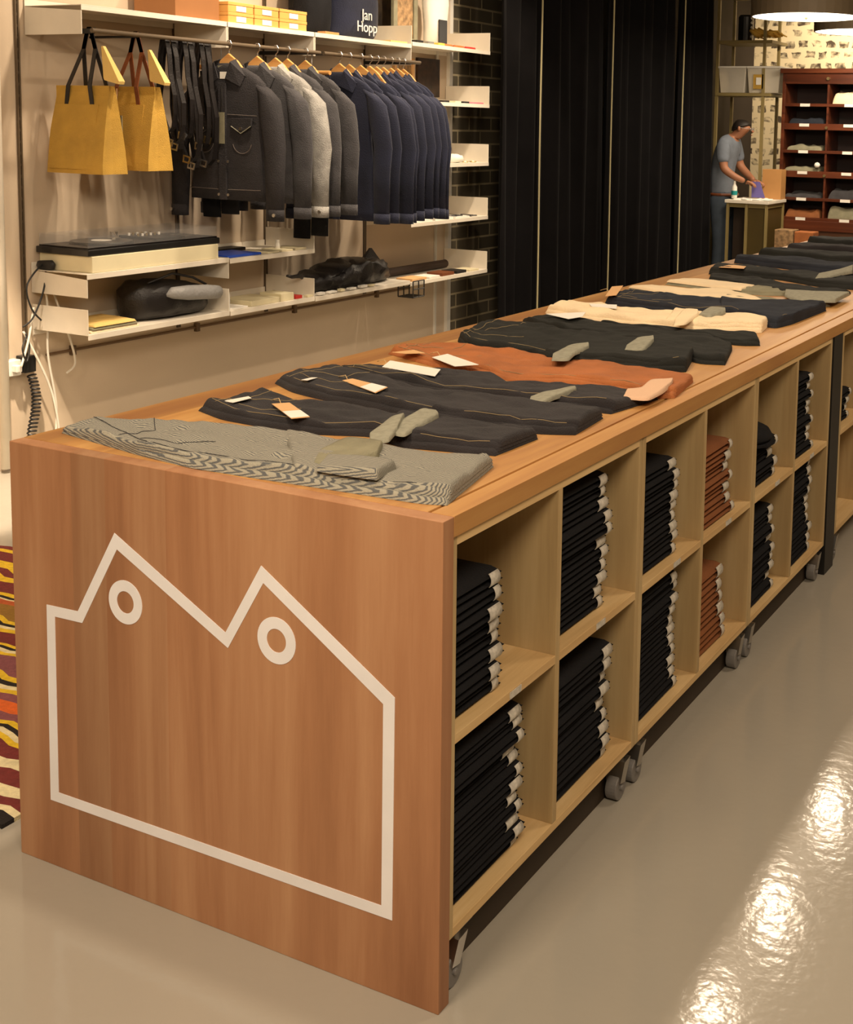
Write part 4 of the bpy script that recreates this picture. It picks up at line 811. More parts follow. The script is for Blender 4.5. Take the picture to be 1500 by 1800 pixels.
# tier z .957: papers
for k,(x0,x1,y0,y1,zz,l) in enumerate(((-3.40,-3.21,4.64,4.86,.010,'white booklet at the left of the paper shelf'),(-3.42,-3.21,4.89,5.10,.016,'white booklet in the middle of the paper shelf'),(-3.38,-3.21,5.13,5.30,.010,'white booklet right of the middle of the paper shelf'))):
    simple('booklet',l,'booklet',MB().box(x0,x1,y0,y1,.9575,.9575+zz),M['paper'],'booklets on the paper shelf',bevel=.001)
for k,(y,l) in enumerate(((4.93,'left black spectacles resting on the paper shelf'),(5.20,'middle black spectacles resting on the paper shelf'),(5.38,'right black spectacles resting on the paper shelf'))):
    t=thing('spectacles',l,'glasses',(-3.25,y,.975),0,'black spectacles on the paper shelf'); zb_=.9745 if k==0 else (.968 if k==1 else .9585)
    for s in (-1,1):
        MB().tube([(-3.24,y+s*.032+.024*math.cos(a),zb_+.004) if False else (-3.245+.018*math.sin(a),y+s*.032+.024*math.cos(a),zb_+.004) for a in [2*math.pi*q/16 for q in range(17)]],.003,6).build('rim',M['plastic_b'],t)
        MB().tube([(-3.245,y+s*.056,zb_+.004),(-3.36,y+s*.05,zb_+.004)],.003,6).build('temple',M['plastic_b'],t)
    MB().tube([(-3.245,y-.008,zb_+.006),(-3.245,y+.008,zb_+.006)],.003,6).build('bridge',M['plastic_b'],t)
simple('folding_stand','grey folding stand leaning on the paper shelf behind the jackets','stand',MB().tube([(-3.40,4.86,.972),(-3.38,4.72,1.16),(-3.36,4.66,.972)],.012,8) .tube([(-3.38,4.72,1.16),(-3.30,5.02,.977)],.012,8),M['shade'])
# tier 1.315 bottles
for k in range(5):
    y=4.93+(k%3)*.075+.02*(k//3); x=-3.26-.07*(k//3)
    t=thing('shampoo_bottle',['left front dark bottle on the bottle shelf','middle front dark bottle on the bottle shelf','right front dark bottle on the bottle shelf','left rear dark bottle on the bottle shelf','right rear dark bottle on the bottle shelf'][k],'bottle',(x,y,1.3155),0,'dark bottles beside the navy jackets')
    MB().lathe([(.026,1.3155),(.028,1.32),(.028,1.44),(.020,1.462),(.013,1.470),(.013,1.474)],x,y,18).build('bottle_body',M['glass_b'],t,smooth=True)
    MB().lathe([(.0285,1.345),(.0287,1.346),(.0287,1.415),(.0285,1.416)],x,y,18).build('bottle_label',M['white'] if k%2 else M['sage'],t)
    MB().lathe([(.016,1.474),(.016,1.492),(.001,1.493)],x,y,14).build('cap',M['metal'],t)
simple('navy_box','navy box standing behind the dark bottles','box',MB().box(-3.50,-3.40,4.88,5.10,1.3155,1.52),M['jknavy'],bevel=.003)
simple('white_pouch','white crumpled pouch right of the bottles','pouch',blob(-3.36,-3.22,5.14,5.27,1.3155,1.37,21,wr=.008,nr=8,na=14),M['paper'],smooth=True)
for k in range(4):
    y=5.30+.05*k
    simple('brass_key_ring',['first','second','third','last'][k]+' brass key ring right of the white pouch on the bottle shelf','key ring',MB().tube([(-3.25-.03*(k%2)+.02*math.cos(a),y+.02*math.sin(a),1.3195) for a in [2*math.pi*q/16 for q in range(17)]],.0035,6),M['brass'],'brass key rings on the bottle shelf')
# tier 1.70
for k,(y,mm,l) in enumerate(((4.98,'lblack','black card case at the left of the second right shelf'),(5.12,'creambox','ivory card case in the middle of the second right shelf'),(5.22,'lblack','small black case right of the ivory one on the second right shelf'))):
    simple('card_case',l,'card case',MB().box(-3.30,-3.215,y,y+.07,1.7005,1.712),M[mm],'card cases on the second right shelf',bevel=.002)
simple('pen','pink pen lying at the right end of the second right shelf','pen',MB().tube([(-3.25,5.33,1.7055),(-3.22,5.47,1.7055)],.005,8),mat('pink_lacquer',lin(210,110,130),.4))
t=thing('picture_frame','small framed portrait hanging on the wall right of the navy hangers','picture',(-3.54,4.98,1.78))
b=MB(); b.ringprism([(4.90,1.70+.03),(5.12,1.73),(5.12,1.98),(4.90,1.98)],[(4.925,1.755),(5.095,1.755),(5.095,1.955),(4.925,1.955)],-3.549,-3.53,'X'); b.build('frame',M['tan'],t)
MB().box(-3.548,-3.54,4.925,5.095,1.755,1.955).build('print',M['photo'],t)
simple('dark_photograph','dark framed photograph on the wall beside the small portrait','picture',MB().box(-3.549,-3.53,5.16,5.42,1.74,1.99),mat('dark_photo',lin(52,36,24),.4,var=.6,vscale=22))
# --- top shelf: cartons
k=0
for row in range(2):
    for i,(y0,y1) in enumerate(((3.045,3.225),(3.235,3.415),(3.425,3.64))):
        nm=['left','middle','right'][i]; z0=2.0355+row*.0505
        t=thing('kraft_carton',('lower ' if row==0 else 'upper ')+nm+' kraft carton on the top shelf above the grey jackets','carton',(-3.30,(y0+y1)/2,z0),0,'kraft cartons on the top shelf')
        MB().box(-3.40,-3.215,y0,y1,z0,z0+.034).build('carton_base',M['kraft'],t,bevel=.002)
        MB().box(-3.402,-3.213,y0-.002,y1+.002,z0+.0342,z0+.050).build('carton_lid',M['kraft'],t,bevel=.002)
        MB().box(-3.2135,-3.2125,(y0+y1)/2-.035,(y0+y1)/2+.035,z0+.006,z0+.032).build('carton_label',M['paper'],t)
simple('brown_carton','large brown carton at the left of the kraft cartons on the top shelf','carton',MB().box(-3.50,-3.24,2.72,3.01,2.0355,2.17),mat('brown_card',lin(150,100,56),.7),bevel=.002)
t=thing('display_bag','navy bag with white lettering standing on the top shelf','bag',(-3.36,4.22,2.0355))
blob(-3.47,-3.24,4.02,4.40,2.0355,2.42,33,wr=.006,nr=12).build('bag_body',M['jknavy'],t,smooth=True)
def text(s_,loc,size,rot,m,parent,name='lettering',ext=.001):
    cu=bpy.data.curves.new(name,'FONT'); cu.body=s_; cu.size=size; cu.extrude=ext; cu.align_x='CENTER'; cu.align_y='CENTER'; cu.space_line=.8
    o=bpy.data.objects.new(name,cu); o.data.materials.append(m)
    deps=None; COL.objects.link(o); bpy.context.view_layer.update()
    me=bpy.data.meshes.new_from_object(o.evaluated_get(bpy.context.evaluated_depsgraph_get())); bpy.data.objects.remove(o)
    o=bpy.data.objects.new(name,me); COL.objects.link(o)
    if parent: o.parent=parent; o.location=Vector(loc)-parent.location
    else: o.location=loc
    o.rotation_euler=rot; return o
text('Jan\nHopp',(-3.232,4.20,2.135),.085,(math.pi/2,0,math.pi/2),M['paper'],t)
t=thing('display_bag','plain black bag standing left of the lettered navy bag','bag',(-3.38,3.87,2.0355))
blob(-3.47,-3.28,3.74,4.00,2.0355,2.40,35,wr=.006,nr=12).build('bag_body',M['blackden'],t,smooth=True)
simple('leather_strop','tan wooden block lying before the black bag on the top shelf','block',MB().box(-3.27,-3.215,3.80,3.92,2.0355,2.05),M['wood_l'],bevel=.002)
simple('dried_plant_picture','dark picture with pale branches behind the metal book end','picture',MB().box(-3.53,-3.51,4.44,4.90,2.06,2.50),mat('branch_print',lin(58,46,30),.6,var=.9,vscale=12))
simple('yellow_booklet','yellow booklet lying on the top shelf in front of the book end','booklet',MB().box(-3.33,-3.21,4.40,4.57,2.0355,2.045),M['canvasin'])
t=thing('picture_frame','grey framed arch picture standing at the right end top shelf','picture',(-3.44,4.93,2.0505))
b=MB(); b.ringprism([(4.70,2.0505),(4.96,2.0505),(4.96,2.42),(4.70,2.42)],[(4.74,2.09),(4.92,2.09),(4.92,2.38),(4.74,2.38)],-3.42,-3.40,'X'); b.build('frame',M['sage'],t)
MB().box(-3.415,-3.41,4.74,4.92,2.09,2.38).build('print',M['photo'],t)
t=thing('shirt_bust','white display shirt with black patch standing on the right top shelf','display',(-3.36,5.10,2.0505))
MB().loft([[(-3.36+.06*math.cos(a),5.10+.13*math.sin(a)*f,z) for a in [2*math.pi*q/16 for q in range(16)]] for z,f in ((2.0505,.75),(2.20,.8),(2.32,1),(2.42,.9),(2.47,.4))]).build('shirt_body',M['paper'],t,smooth=True)
MB().box(-3.302,-3.296,5.05,5.14,2.06,2.22).build('black_patch',M['plastic_b'],t)
for k,(y,mm,l) in enumerate(((4.68,'darkmetal','dark key clip on the right top shelf next to the divider'),(4.80,'metal','steel key clip on the right top shelf'),(4.92,'yellow','small yellow tin on the right top shelf'))):
    simple('key_clip' if k<2 else 'tin',l,'clip' if k<2 else 'tin',MB().box(-3.26,-3.215,y,y+.07,2.0505,2.066),M[mm],bevel=.003)
for k,(y,mm,l) in enumerate(((5.08,'orange','left orange leather strap coil on the right top shelf'),(5.22,'orange','middle orange leather strap coil on the right top shelf'),(5.36,'red','red leather strap coil near the right end of the top shelf'))):
    simple('strap_coil',l,'leather strap',MB().tube([(-3.26+.02*math.cos(a),y+.05*math.sin(a),2.0585+.003*math.sin(a*.5)) for a in [2*math.pi*q/20 for q in range(24)]],.0075,6),M[mm],'leather strap coils on the top shelf')

# ================================================================= CABLES AT THE LEFT
t=thing('wall_pipe','pale vertical pipe on the wall at the far left','pipe',(-3.5,1.94,0))
MB().tube([(-3.515,1.955,.02),(-3.515,1.955,3.3)],.022,14).build('pipe',M['walltrim'],t,smooth=True)
t=thing('socket_box','white power socket on the wall at the far left','socket',(-3.54,2.0,.43))
MB().box(-3.548,-3.50,1.965,2.035,.425,.495).build('socket_body',M['white'],t,bevel=.004)
MB().box(-3.50,-3.47,1.985,2.015,.445,.475).build('plug',M['white'],t,bevel=.003)
simple('power_adapter','black power adapter plugged beside the white socket','adapter',MB().box(-3.548,-3.49,2.045,2.105,.43,.505),M['plastic_b'],bevel=.004)
pts=[]
for i in range(240):
    f=i/239; a=f*2*math.pi*20; pts.append((-3.50+.018*math.cos(a),2.085+.018*math.sin(a)+.02*math.sin(f*5)+.01*f,.42-f*.34))
tag(MB().tube(pts,.0042,5).build('coiled_cord',M['cable_b']),'black coiled cord hanging below the power adapter','cord')
cab=[('white_cable','M',[(-3.49,2.15,.90),(-3.48,2.165,.7),(-3.48,2.16,.5),(-3.47,2.19,.25),(-3.46,2.16,.03)],'white_w','long white cable hanging straight down from the white shelf'),
('white_cable','M',[(-3.50,2.17,.90),(-3.47,2.20,.75),(-3.45,2.26,.55),(-3.46,2.29,.44),(-3.47,2.25,.40)],'white_w','white cable ending in a small hook under the shelf corner'),
('white_cable','M',[(-3.49,2.04,.62),(-3.47,2.08,.52),(-3.46,2.14,.38),(-3.45,2.17,.25),(-3.45,2.20,.03)],'white_w','white cable running from the loop at the pipe to the floor'),
('white_cable','M',[(-3.48,2.09,.72),(-3.47,2.05,.58),(-3.46,2.00,.47)],'white_w','short white cable sloping into the white socket'),
('black_cable','M',[(-3.50,2.20,.915),(-3.48,2.13,.90),(-3.47,2.05,.82),(-3.47,2.07,.72),(-3.47,2.12,.66)],'b','black cable crossing in an x left of the shelf corner'),
('black_cable','M',[(-3.49,2.17,.905),(-3.46,2.13,.80),(-3.46,2.07,.68),(-3.48,2.03,.64)],'b','black cable dropping left from the record player'),
('black_cable','M',[(-3.48,2.05,.60),(-3.46,2.01,.55),(-3.46,2.03,.49),(-3.47,2.055,.55),(-3.48,2.045,.61)],'b','black cable loop just above the power adapter')]
def spl(P,n=8):
    P=[Vector(p) for p in P]; out=[]
    for i in range(len(P)-1):
        a=P[max(i-1,0)];b_=P[i];c=P[i+1];d=P[min(i+2,len(P)-1)]
        for k in range(n):
            t_=k/n; out.append(.5*((2*b_)+(-a+c)*t_+(2*a-5*b_+4*c-d)*t_*t_+(-a+3*b_-3*c+d)*t_**3))
    out.append(P[-1]); return out
for nm,_,P,m_,l in cab: tag(MB().tube(spl(P),.0055 if m_!='b' else .004,6).build(nm,M['cable_w'] if m_!='b' else M['cable_b'],smooth=True),l,'cable')
simple('cable_bundle','dark tangle of plugs on the white shelf corner left of the riser','cables',blob(-3.53,-3.42,2.14,2.172,.8825,.925,51,wr=.01,nr=8,na=12),M['cable_b'],smooth=True)

# ================================================================= CURTAINS
def curtain(y0,y1,seed,label,edge=True):
    t=thing('curtain',label,'curtain',(-3.15,(y0+y1)/2,.02),0,'black velvet curtains behind the counter')
    nu=int((y1-y0)/.022); nz=14; F=[];V=[]
    for th_ in (0,.006):
        for i in range(nu+1):
            y=y0+(y1-y0)*i/nu
            for j in range(nz+1):
                z=.02+3.3*j/nz; fl=1.0-.35*j/nz
                ph=y*2*math.pi/.21+1.2*noise.noise(Vector((y*1.7,seed,z*.15)))*3
                V.append((-3.15+th_+.050*fl*math.sin(ph)+.02*math.sin(ph*.43+z*.4),y+.010*fl*math.sin(ph*2+1)+.012*noise.noise(Vector((y*2,z*.7,seed))),z))
    n=(nu+1)*(nz+1)
    for i in range(nu):
        for j in range(nz):
            a=i*(nz+1)+j; F.append((a,a+nz+1,a+nz+2,a+1)); F.append((n+a,n+a+1,n+a+nz+2,n+a+nz+1))
    for j in range(nz):
        a=j; F.append((a,a+1,n+a+1,n+a)); a=nu*(nz+1)+j; F.append((a,n+a,n+a+1,a+1))
    MB().add(V,F).build('cloth',M['curtain'],t,smooth=True)
    if edge:
        P=[V[nu*(nz+1)+j] for j in range(nz+1)]; P0_=[(-3.07,y1+.012+.004*math.sin(p[2]*3),p[2]) for p in P]; MB().tube(P0_,.006,5).build('gap_edge_strip',M['gapstrip'],t)  # pale strip along the gap to the next panel
    MB().tube([(-3.15,y0,3.335),(-3.15,y1,3.335)],.012,8).build('curtain_rail',M['darkmetal'],t)
curtain(5.52,5.985,1,'narrow black velvet curtain right beside the brick wall')
curtain(6.02,7.15,2,'wide black velvet curtain, second from the brick wall')
curtain(7.19,8.62,3,'wide black velvet curtain, third from the brick wall')
curtain(8.66,9.50,4,'black velvet curtain at the right end beside the person',edge=False)

# ================================================================= BACKGROUND
# metal rack
t=thing('metal_rack','tall beige metal rack behind the person with boxes on it','rack',(-3.0,10.25,0))
for x in (-3.28,-2.80):
    for y in (10.05,10.5): MB().box(x-.014,x+.014,y-.014,y+.014,0,3.0).build('post',mat('olive_steel',lin(140,124,78),.5) if 'ol' not in M else M['ol'],t); 
M['ol']=mat('olive_steel_b',lin(140,124,78),.5)
for z in (.5,1.93,2.44,2.9):
    MB().box(-3.29,-2.72,10.03,10.52,z-.03,z).build('rack_shelf',M['ol'],t,bevel=.002)
for k,(x0,x1,l) in enumerate(((-3.265,-2.98,'left frosted storage bin on the metal rack'),(-2.97,-2.63,'right frosted storage bin with label on the metal rack'))):
    t=thing('storage_bin',l,'storage bin',((x0+x1)/2,10.2,1.9305),0,'frosted storage bins on the rack')
    MB().loft([[(x0+.02,10.06,1.931),(x1-.02,10.06,1.931),(x1-.02,10.42,1.931),(x0+.02,10.42,1.931)],[(x0,10.04,2.17),(x1,10.04,2.17),(x1,10.44,2.17),(x0,10.44,2.17)]]).build('bin_body',M['bin'],t,bevel=.006)
    MB().box(x0-.004,x1+.004,10.03,10.45,2.1705,2.19).build('bin_lid',M['white'],t,bevel=.004)
    xc=(x0+x1)/2
    if k: MB().box(xc-.10,xc+.0,10.036,10.041,1.97,2.11).build('yellow_insert',M['canvas'],t); MB().box(xc-.07,xc-.02,10.030,10.035,2.01,2.08).build('bin_label',M['paper'],t)
t=thing('flower_vase','black cylinder vase with white knobs on the upper rack shelf','vase',(-3.05,10.25,2.4405))
MB().lathe([(.07,2.4405),(.075,2.45),(.075,2.68),(.06,2.70),(.001,2.70)],-3.07,10.25,20).build('vase_body',M['plastic_b'],t,smooth=False)
for k in range(5): MB().lathe([(.001,2.47+.045*k),(.013,2.48+.045*k),(.013,2.49+.045*k),(.001,2.50+.045*k)],-2.99,10.19,8).build('knob',M['paper'],t)
for k in range(7):
    x=-2.93+.035*k; z=2.4405; a=.3*math.sin(k*2.2)
    t=thing('work_glove','yellow work glove, %s from the left in the heap on the rack'%['first','second','third','fourth','fifth','sixth','last'][k],'glove',(x,10.2,z),0,'yellow work gloves on the rack')
    z0=2.447+ .012*(k%3)+.004*k
    b=MB(); b.tube([(x-.06,10.16+.01*k,z0+.10-.01*k),(x-.02,10.15+.01*k,z0+.07-.008*k),(x+.04,10.14+.01*k,z0+.03)],[.018,.024,.022],8); b.build('palm',M['yellow'],t,smooth=True)
    for f in range(4): MB().tube([(x+.03,10.125+.012*f+.01*k,z0+.036),(x+.06,10.12+.014*f+.01*k,z0+.022),(x+.085,10.12+.014*f+.01*k,z0+.012)],[.008,.0075,.005],6).build('finger',M['yellow'],t,smooth=True)
# pigeonhole cabinet facing the camera
CX0,CX1,CY=-2.590,-1.30,10.0
t=thing('pigeonhole_cabinet','tall dark mahogany pigeonhole cabinet with small white labels','cabinet',((CX0+CX1)/2,CY+.2,0))
for x in (CX0,CX1-.03): MB().box(x,x+.03,CY,CY+.42,.0,2.12).build('side_panel',M['maho'],t,bevel=.002)
MB().box(CX0-.02,CX1+.02,CY-.03,CY+.44,2.12,2.165).build('cornice',M['maho'],t,bevel=.006)
MB().box(CX0+.031,CX1-.031,CY-.006,CY+.02,2.02,2.12).build('top_rail',M['maho'],t,bevel=.003)
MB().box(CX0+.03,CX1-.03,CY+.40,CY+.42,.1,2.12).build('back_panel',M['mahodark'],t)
ZS=[1.835,1.645,1.39,1.19,.935,.745,.58]
for i,z in enumerate(ZS[:6]):
    thick=.06 if i in (1,3) else .028
    MB().box(CX0+.0305,CX1-.0305,CY+.0,CY+.40,z-thick,z).build('shelf_board',M['maho'],t,bevel=.002)
    for j,x in enumerate((-2.36,-1.93,-1.50)):
        MB().box(x-.048,x+.048,CY-.004,CY-.0005,z-.029,z-.001).build('card_label',M['paper'],t)
    if i in (1,3): MB().lathe([(.001,0),(.016,.003),(.016,.012),(.001,.016)],0,0,10)
    if i in (1,3):
        MB().tube([(-2.14,CY-.02,z-.038),(-2.14,CY,z-.038)],.014,10).build('brass_catch',M['brass'],t)
MB().tube([(-2.14,CY-.026,2.07),(-2.14,CY-.006,2.07)],.016,10).build('brass_catch',M['brass'],t)
for x in (-2.14,-1.715):
    tops=[2.02]+[ZS[0]-.0285,ZS[1]-.0605,ZS[2]-.0285,ZS[3]-.0605,ZS[4]-.0285]; bots=ZS[:6]
    for a,b_ in zip(tops,bots): MB().box(x-.01,x+.01,CY+.006,CY+.399,b_+.0005,a-.0005).build('upright_divider',M['maho'],t,bevel=.001)
MB().box(CX0+.031,CX1-.031,CY-.01,CY+.40,.62,.7165).build('base_rail',M['maho'],t,bevel=.004)
MB().box(CX0+.031,CX1-.031,CY+.015,CY+.40,.05,.619).build('base_cupboard',mat('reddish_cupboard',lin(92,56,32),.5),t)
# cloth in the pigeonholes
cl=[(-2.35,ZS[1],'navyden',.04,'dark navy cloth in the second left pigeonhole'),(-1.93,ZS[0],'cream',.10,'white folded cloth in the top middle pigeonhole'),(-2.36,ZS[2],'sage',.035,'grey green cloth in the third left pigeonhole'),(-2.38,ZS[3],'sage',.03,'folded dark grey cloth with round white end, fourth left pigeonhole'),(-2.36,ZS[4],'jkgrey',.03,'charcoal cloth in the fifth left pigeonhole'),(-1.93,ZS[4],'jkgrey',.07,'charcoal cloth in the fifth middle pigeonhole'),(-2.35,ZS[5],'brownstack',.06,'brown cloth in the lowest left pigeonhole'),(-1.93,ZS[5],'sage',.10,'grey green cloth in the lowest middle pigeonhole')]
for k,(x,z,mm,h,l) in enumerate(cl):
    s=Slab([(x-.17,CY+.02),(x+.17,CY+.03)],[(x-.17,CY+.33),(x+.17,CY+.33)],z+.0005,h,nu=18,nv=10,seed=70+k,wr=.02,er=.03); tag(s.mesh().build('folded_cloth',M[mm],smooth=True),l,'cloth','cloths in the pigeonholes')
simple('white_ball','round white reel in the fourth left pigeonhole of the cabinet','reel',MB().lathe([(.001,1.2250),(.02,1.23),(.03,1.25),(.02,1.272),(.001,1.278)],-2.22,CY+.012,14),M['paper'],smooth=True)
# things in front of the cabinet base, on a low dark table
t=thing('low_stand','low brown stand in front of the pigeonhole cabinet','stand',(-2.0,9.5,0))
MB().box(-2.46,-1.5,9.35,9.7,.45,.49).build('stand_top',mat('stand_brown',lin(84,50,28),.5),t,bevel=.003)
for x in (-2.43,-1.53):
    for y in (9.38,9.67): MB().box(x-.02,x+.02,y-.02,y+.02,0,.449).build('leg',M['maho'],t)
for k,(x,mm,l) in enumerate(((-2.33,'photo','patterned grey cushion box on the low brown stand'),(-2.14,'brown','brown leather box on the low brown stand'))):
    simple('display_box',l,'box',MB().box(x-.10,x+.08,9.42,9.6,.4905,.66-.01*k),M[mm],bevel=.006)
# work table
t=thing('work_table','olive metal work table with white papers beside the person','table',(-2.66,9.75,0))
MB().box(-2.93,-2.50,9.42,9.98,.885,.915).build('table_top',M['walltrim'],t,bevel=.003)
MB().box(-2.90,-2.52,9.46,9.95,.845,.884).build('apron',M['ol'],t)
MB().box(-2.72,-2.53,9.47,9.94,.12,.844).build('drawer_unit',M['olive'],t,bevel=.003)
MB().box(-2.90,-2.725,9.60,9.94,.12,.844).build('back_board',mat('brown_board',lin(44,30,16),.6),t)
for x in (-2.905,-2.72,-2.525):
    for y in (9.45,9.95): MB().box(x-.012,x+.012,y-.012,y+.012,0,.8845).build('leg',M['ol'],t)
rn=random.Random(5)
for k in range(6):
    x=-2.86+.055*k; o=simple('paper_sheet','white crumpled paper sheet on the work table, %s from the left'%['first','second','third','fourth','fifth','last'][k],'paper',Slab([(x,9.45+.01*(k%2)),(x+.08,9.45)],[(x,9.60+.02*(k%3)),(x+.08,9.60)],.9155+.0048*(k%2),.004,nu=8,nv=6,seed=k,wr=.012,er=.01).mesh(),M['paper'],'paper sheets on the work table',smooth=True)
simple('wooden_box','light wooden box standing at the back of the work table','box',MB().box(-2.70,-2.51,9.82,9.97,.9155,1.20),M['wood_l'],bevel=.002)
simple('violet_sheet','violet paper sheet held upright over the work table','paper',MB().prism([(-2.735,.935),(-2.60,.935),(-2.655,1.085),(-2.735,1.085)],9.62,9.624),M['violet'])
t=thing('spray_bottle','white bottle with teal band on the work table','bottle',(-2.885,9.52,.9155)); 
MB().lathe([(.026,.9255),(.028,.93),(.026,1.03),(.012,1.06),(.012,1.09),(.001,1.091)],-2.875,9.53,12).build('bottle_body',M['paper'],t,smooth=True)
MB().lathe([(.029,.955),(.0295,.956),(.0295,.995),(.029,.996)],-2.875,9.53,12).build('teal_band',M['teal'],t)
# pendant lamps
def pendant(x,y,z,r,label):
    t=thing('pendant_lamp',label,'lamp',(x,y,z),0,'round pendant lamps')
    b=MB(); n=40
    b.loft([[(x+rr*math.cos(2*math.pi*j/n),y+rr*math.sin(2*math.pi*j/n),zz) for j in range(n)] for rr,zz in ((r,z+.004),(r,z+.30),(r-.012,z+.30),(r-.012,z+.004))],cap=False); 
    b.f+= [((3*n+j),(3*n+(j+1)%n),(j+1)%n,j) for j in range(n)]; b.m+=[0]*n
    b.build('drum_shade',M['shade'],t,smooth=False)
    MB().lathe([(r-.014,z+.006),(r-.014,z+.012)],x,y,40).build('diffuser',M['glow'],t)
    MB().lathe([(.001,z-.012),(.012,z-.006),(.012,z+.005)],x,y,10).build('finial',M['brass'],t)
    MB().tube([(x,y,z+.012),(x,y,3.39)],.005,6).build('cord',M['cable_b'],t)
    l=light('AREA',(x,y,z-.03),30,r*1.6,name='lamp_light')
pendant(-1.73,7.8,2.44,.425,'large round pendant lamp, the nearer one at the top right')
pendant(-1.66,9.3,2.44,.425,'second round pendant lamp hanging nearer the wooden cabinet')
light('SPOT',(-2.0,11.0,2.9),140,.15,target=(-2.3,12,2.3),spot=110)

# ================================================================= PERSON
def skin(name,V,E_,R,m,parent,sub=2,root=0):
    me=bpy.data.meshes.new(name); L=Vector((0,0,0)); q=parent
    while q is not None: L+=q.location; q=q.parent
    me.from_pydata([tuple(Vector(v)-L) for v in V],E_,[]); o=bpy.data.objects.new(name,me); COL.objects.link(o); o.parent=parent
    md=o.modifiers.new('skin','SKIN'); md.use_smooth_shade=True
    for i,r in enumerate(R):
        sv=me.skin_vertices[0].data[i]; sv.radius=r if isinstance(r,tuple) else (r,r); sv.use_root=(i==root)
    s=o.modifiers.new('sub','SUBSURF'); s.levels=sub; s.render_levels=sub
    me.materials.append(m); return o
PY=9.72
p=thing('person','person in a grey blue shirt and jeans bending over the work table','person',(-3.0,PY,0))
S_=[(-3.06,PY,.90),(-3.075,PY,1.10),(-3.06,PY,1.28),(-3.01,PY,1.43),(-2.955,PY,1.50),(-2.905,PY,1.545),(-2.868,PY,1.585),(-2.872,PY,1.62),
    # near leg, far leg
    (-3.05,PY-.09,.86),(-3.03,PY-.10,.48),(-3.06,PY-.10,.09),(-2.97,PY-.11,.03),
    (-3.05,PY+.09,.86),(-3.00,PY+.11,.48),(-3.03,PY+.12,.09),(-2.94,PY+.12,.03),
    # arms near
    (-3.01,PY-.17,1.44),(-2.985,PY-.21,1.20),(-2.88,PY-.20,1.13),(-2.78,PY-.16,1.085),
    (-3.01,PY+.17,1.44),(-2.97,PY+.21,1.22),(-2.86,PY+.17,1.13),(-2.78,PY+.10,1.085),
    (-2.835,PY,1.545)]
E_=[(0,1),(1,2),(2,3),(3,4),(4,5),(5,6),(6,7),(0,8),(8,9),(9,10),(10,11),(0,12),(12,13),(13,14),(14,15),(3,16),(16,17),(17,18),(18,19),(3,20),(20,21),(21,22),(22,23),(6,24)]
R_=[(.09,.08),(.10,.08),(.115,.095),(.105,.09),(.055,.055),(.065,.06),(.088,.075),(.075,.07),.085,.058,.038,.03,.085,.058,.038,.03,.055,.045,.036,.026,.055,.045,.036,.026,.05]
skin('body',S_,E_,R_,M['skin'],p)
skin('shirt',[(-3.06,PY,.82),(-3.078,PY,1.06),(-3.065,PY,1.28),(-3.015,PY,1.43),(-2.965,PY,1.50),(-3.015,PY-.17,1.43),(-2.988,PY-.21,1.24),(-3.015,PY+.17,1.43),(-2.975,PY+.21,1.25)],[(0,1),(1,2),(2,3),(3,4),(3,5),(5,6),(3,7),(7,8)],[(.15,.125),(.145,.12),(.15,.125),(.135,.115),.072,.075,.066,.075,.066],M['shirt'],p)
skin('jeans',[(-3.06,PY,1.02),(-3.055,PY,.90),(-3.05,PY-.09,.80),(-3.03,PY-.10,.48),(-3.06,PY-.10,.10),(-3.05,PY+.09,.80),(-3.00,PY+.11,.48),(-3.03,PY+.12,.10)],[(0,1),(1,2),(2,3),(3,4),(1,5),(5,6),(6,7)],[(.145,.125),(.15,.13),.105,.082,.068,.105,.082,.068],M['jeans'],p)
MB().tube([(-3.06+.145*math.cos(a),PY+.155*math.sin(a),.95) for a in [2*math.pi*k/24 for k in range(25)]],.014,6).build('belt',M['lbrown'],p)
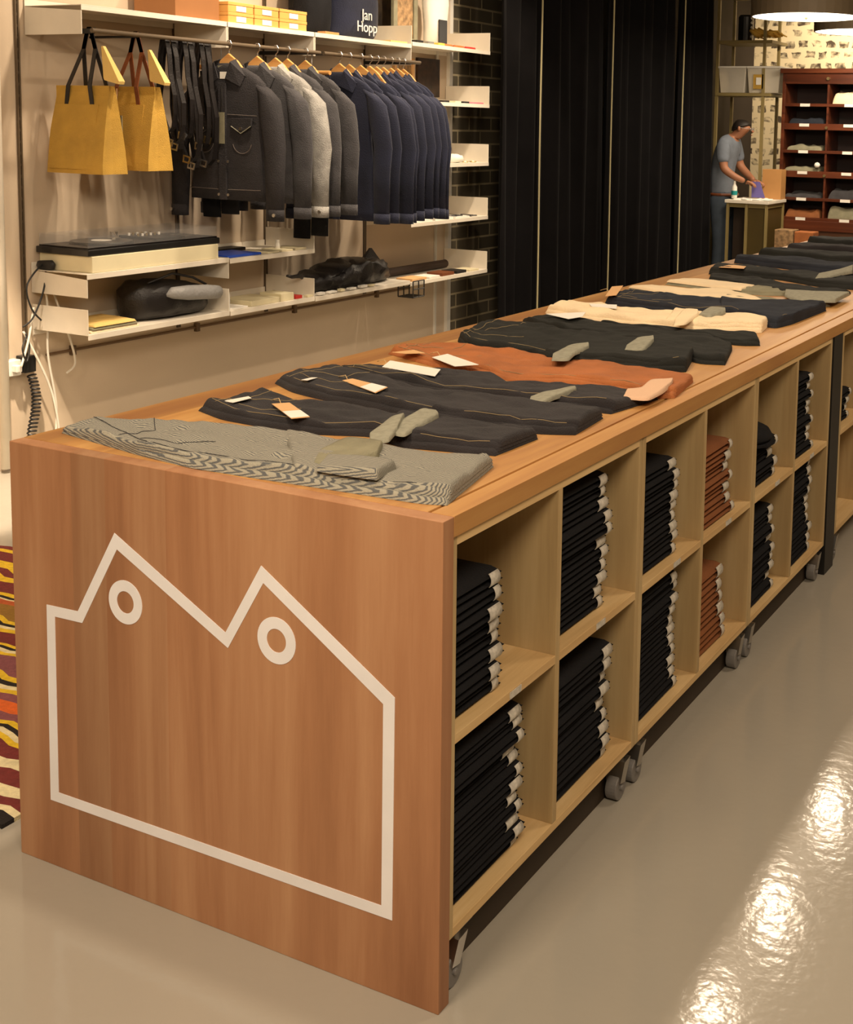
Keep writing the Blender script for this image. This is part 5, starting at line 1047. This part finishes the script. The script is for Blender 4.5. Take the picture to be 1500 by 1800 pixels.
# hair cap, ear, nose, glasses
b=MB(); rg=[]
for i in range(8):
    f=i/7; r=.098*math.sqrt(max(.02,1-(f*.95)**2)); rg.append([(-2.895+r*math.cos(a)*.95-.006*f,PY+r*.86*math.sin(a),1.588+.080*f+.030*math.cos(a)*(1-f)) for a in [2*math.pi*j/20 for j in range(20)]])
b.loft(rg).build('hair',M['hair'],p,smooth=True)
for s in (-1,1): MB().lathe([(.001,1.56),(.012,1.565),(.015,1.58),(.012,1.60),(.001,1.605)],-2.89,PY+s*.080,10).build('ear',M['skin'],p,smooth=True)
MB().tube([(-2.80,PY,1.575),(-2.775,PY,1.552),(-2.790,PY,1.545)],[.008,.013,.006],8).build('nose',M['skin'],p,smooth=True)
for s in (-1,1):
    MB().tube([(-2.782,PY+s*.035+.02*math.cos(a),1.578+.017*math.sin(a)) for a in [2*math.pi*k/14 for k in range(15)]],.0025,5).build('spectacle_rim',M['metal'],p)
    MB().tube([(-2.782,PY+s*.055,1.58),(-2.885,PY+s*.082,1.592)],.0025,5).build('spectacle_arm',M['metal'],p)
    MB().tube([(-2.79,PY+s*.03-.012,1.575),(-2.79,PY+s*.03+.012,1.575)],.006,6).build('eye',M['hair'],p)
MB().tube([(-2.79,PY-.018,1.522),(-2.785,PY,1.520),(-2.79,PY+.018,1.522)],.004,6).build('mouth',mat('lips',lin(140,70,56),.5),p)
# hands
for s,(hx,hy,hz) in ((-1,(-2.78,PY-.16,1.085)),(1,(-2.78,PY+.10,1.085))):
    V=[(hx,hy,hz),(hx+.045,hy,hz-.006)]; E2=[(0,1)]; R2=[(.022,.018),(.030,.014)]
    for k in range(4):
        oy=(k-1.5)*.017; L_=[.030,.036,.033,.025][k]; i=len(V)
        V+=[(hx+.062,hy+oy,hz-.010),(hx+.062+L_,hy+oy,hz-.028),(hx+.062+L_*1.3,hy+oy,hz-.055)]; E2+=[(1,i),(i,i+1),(i+1,i+2)]; R2+=[.009,.0085,.007]
    i=len(V); V+=[(hx+.03,hy-s*.03,hz-.018),(hx+.06,hy-s*.035,hz-.045)]; E2+=[(0,i),(i,i+1)]; R2+=[.010,.008]
    skin('hand',V,E2,R2,M['skin'],p,sub=1)
for s,xo in ((-1,0),(1,.03)):
    MB().loft([[(-3.10+xo+.27*f,PY+s*.105-.045*w_,.0),(-3.10+xo+.27*f,PY+s*.105+.045*w_,.0),(-3.10+xo+.27*f,PY+s*.105+.04*w_,h_),(-3.10+xo+.27*f,PY+s*.105-.04*w_,h_)] for f,w_,h_ in ((0,.7,.07),(.2,1,.09),(.5,1,.085),(.8,1.05,.05),(1,.6,.03))]).build('shoe',M['lblack'],p,bevel=.006)
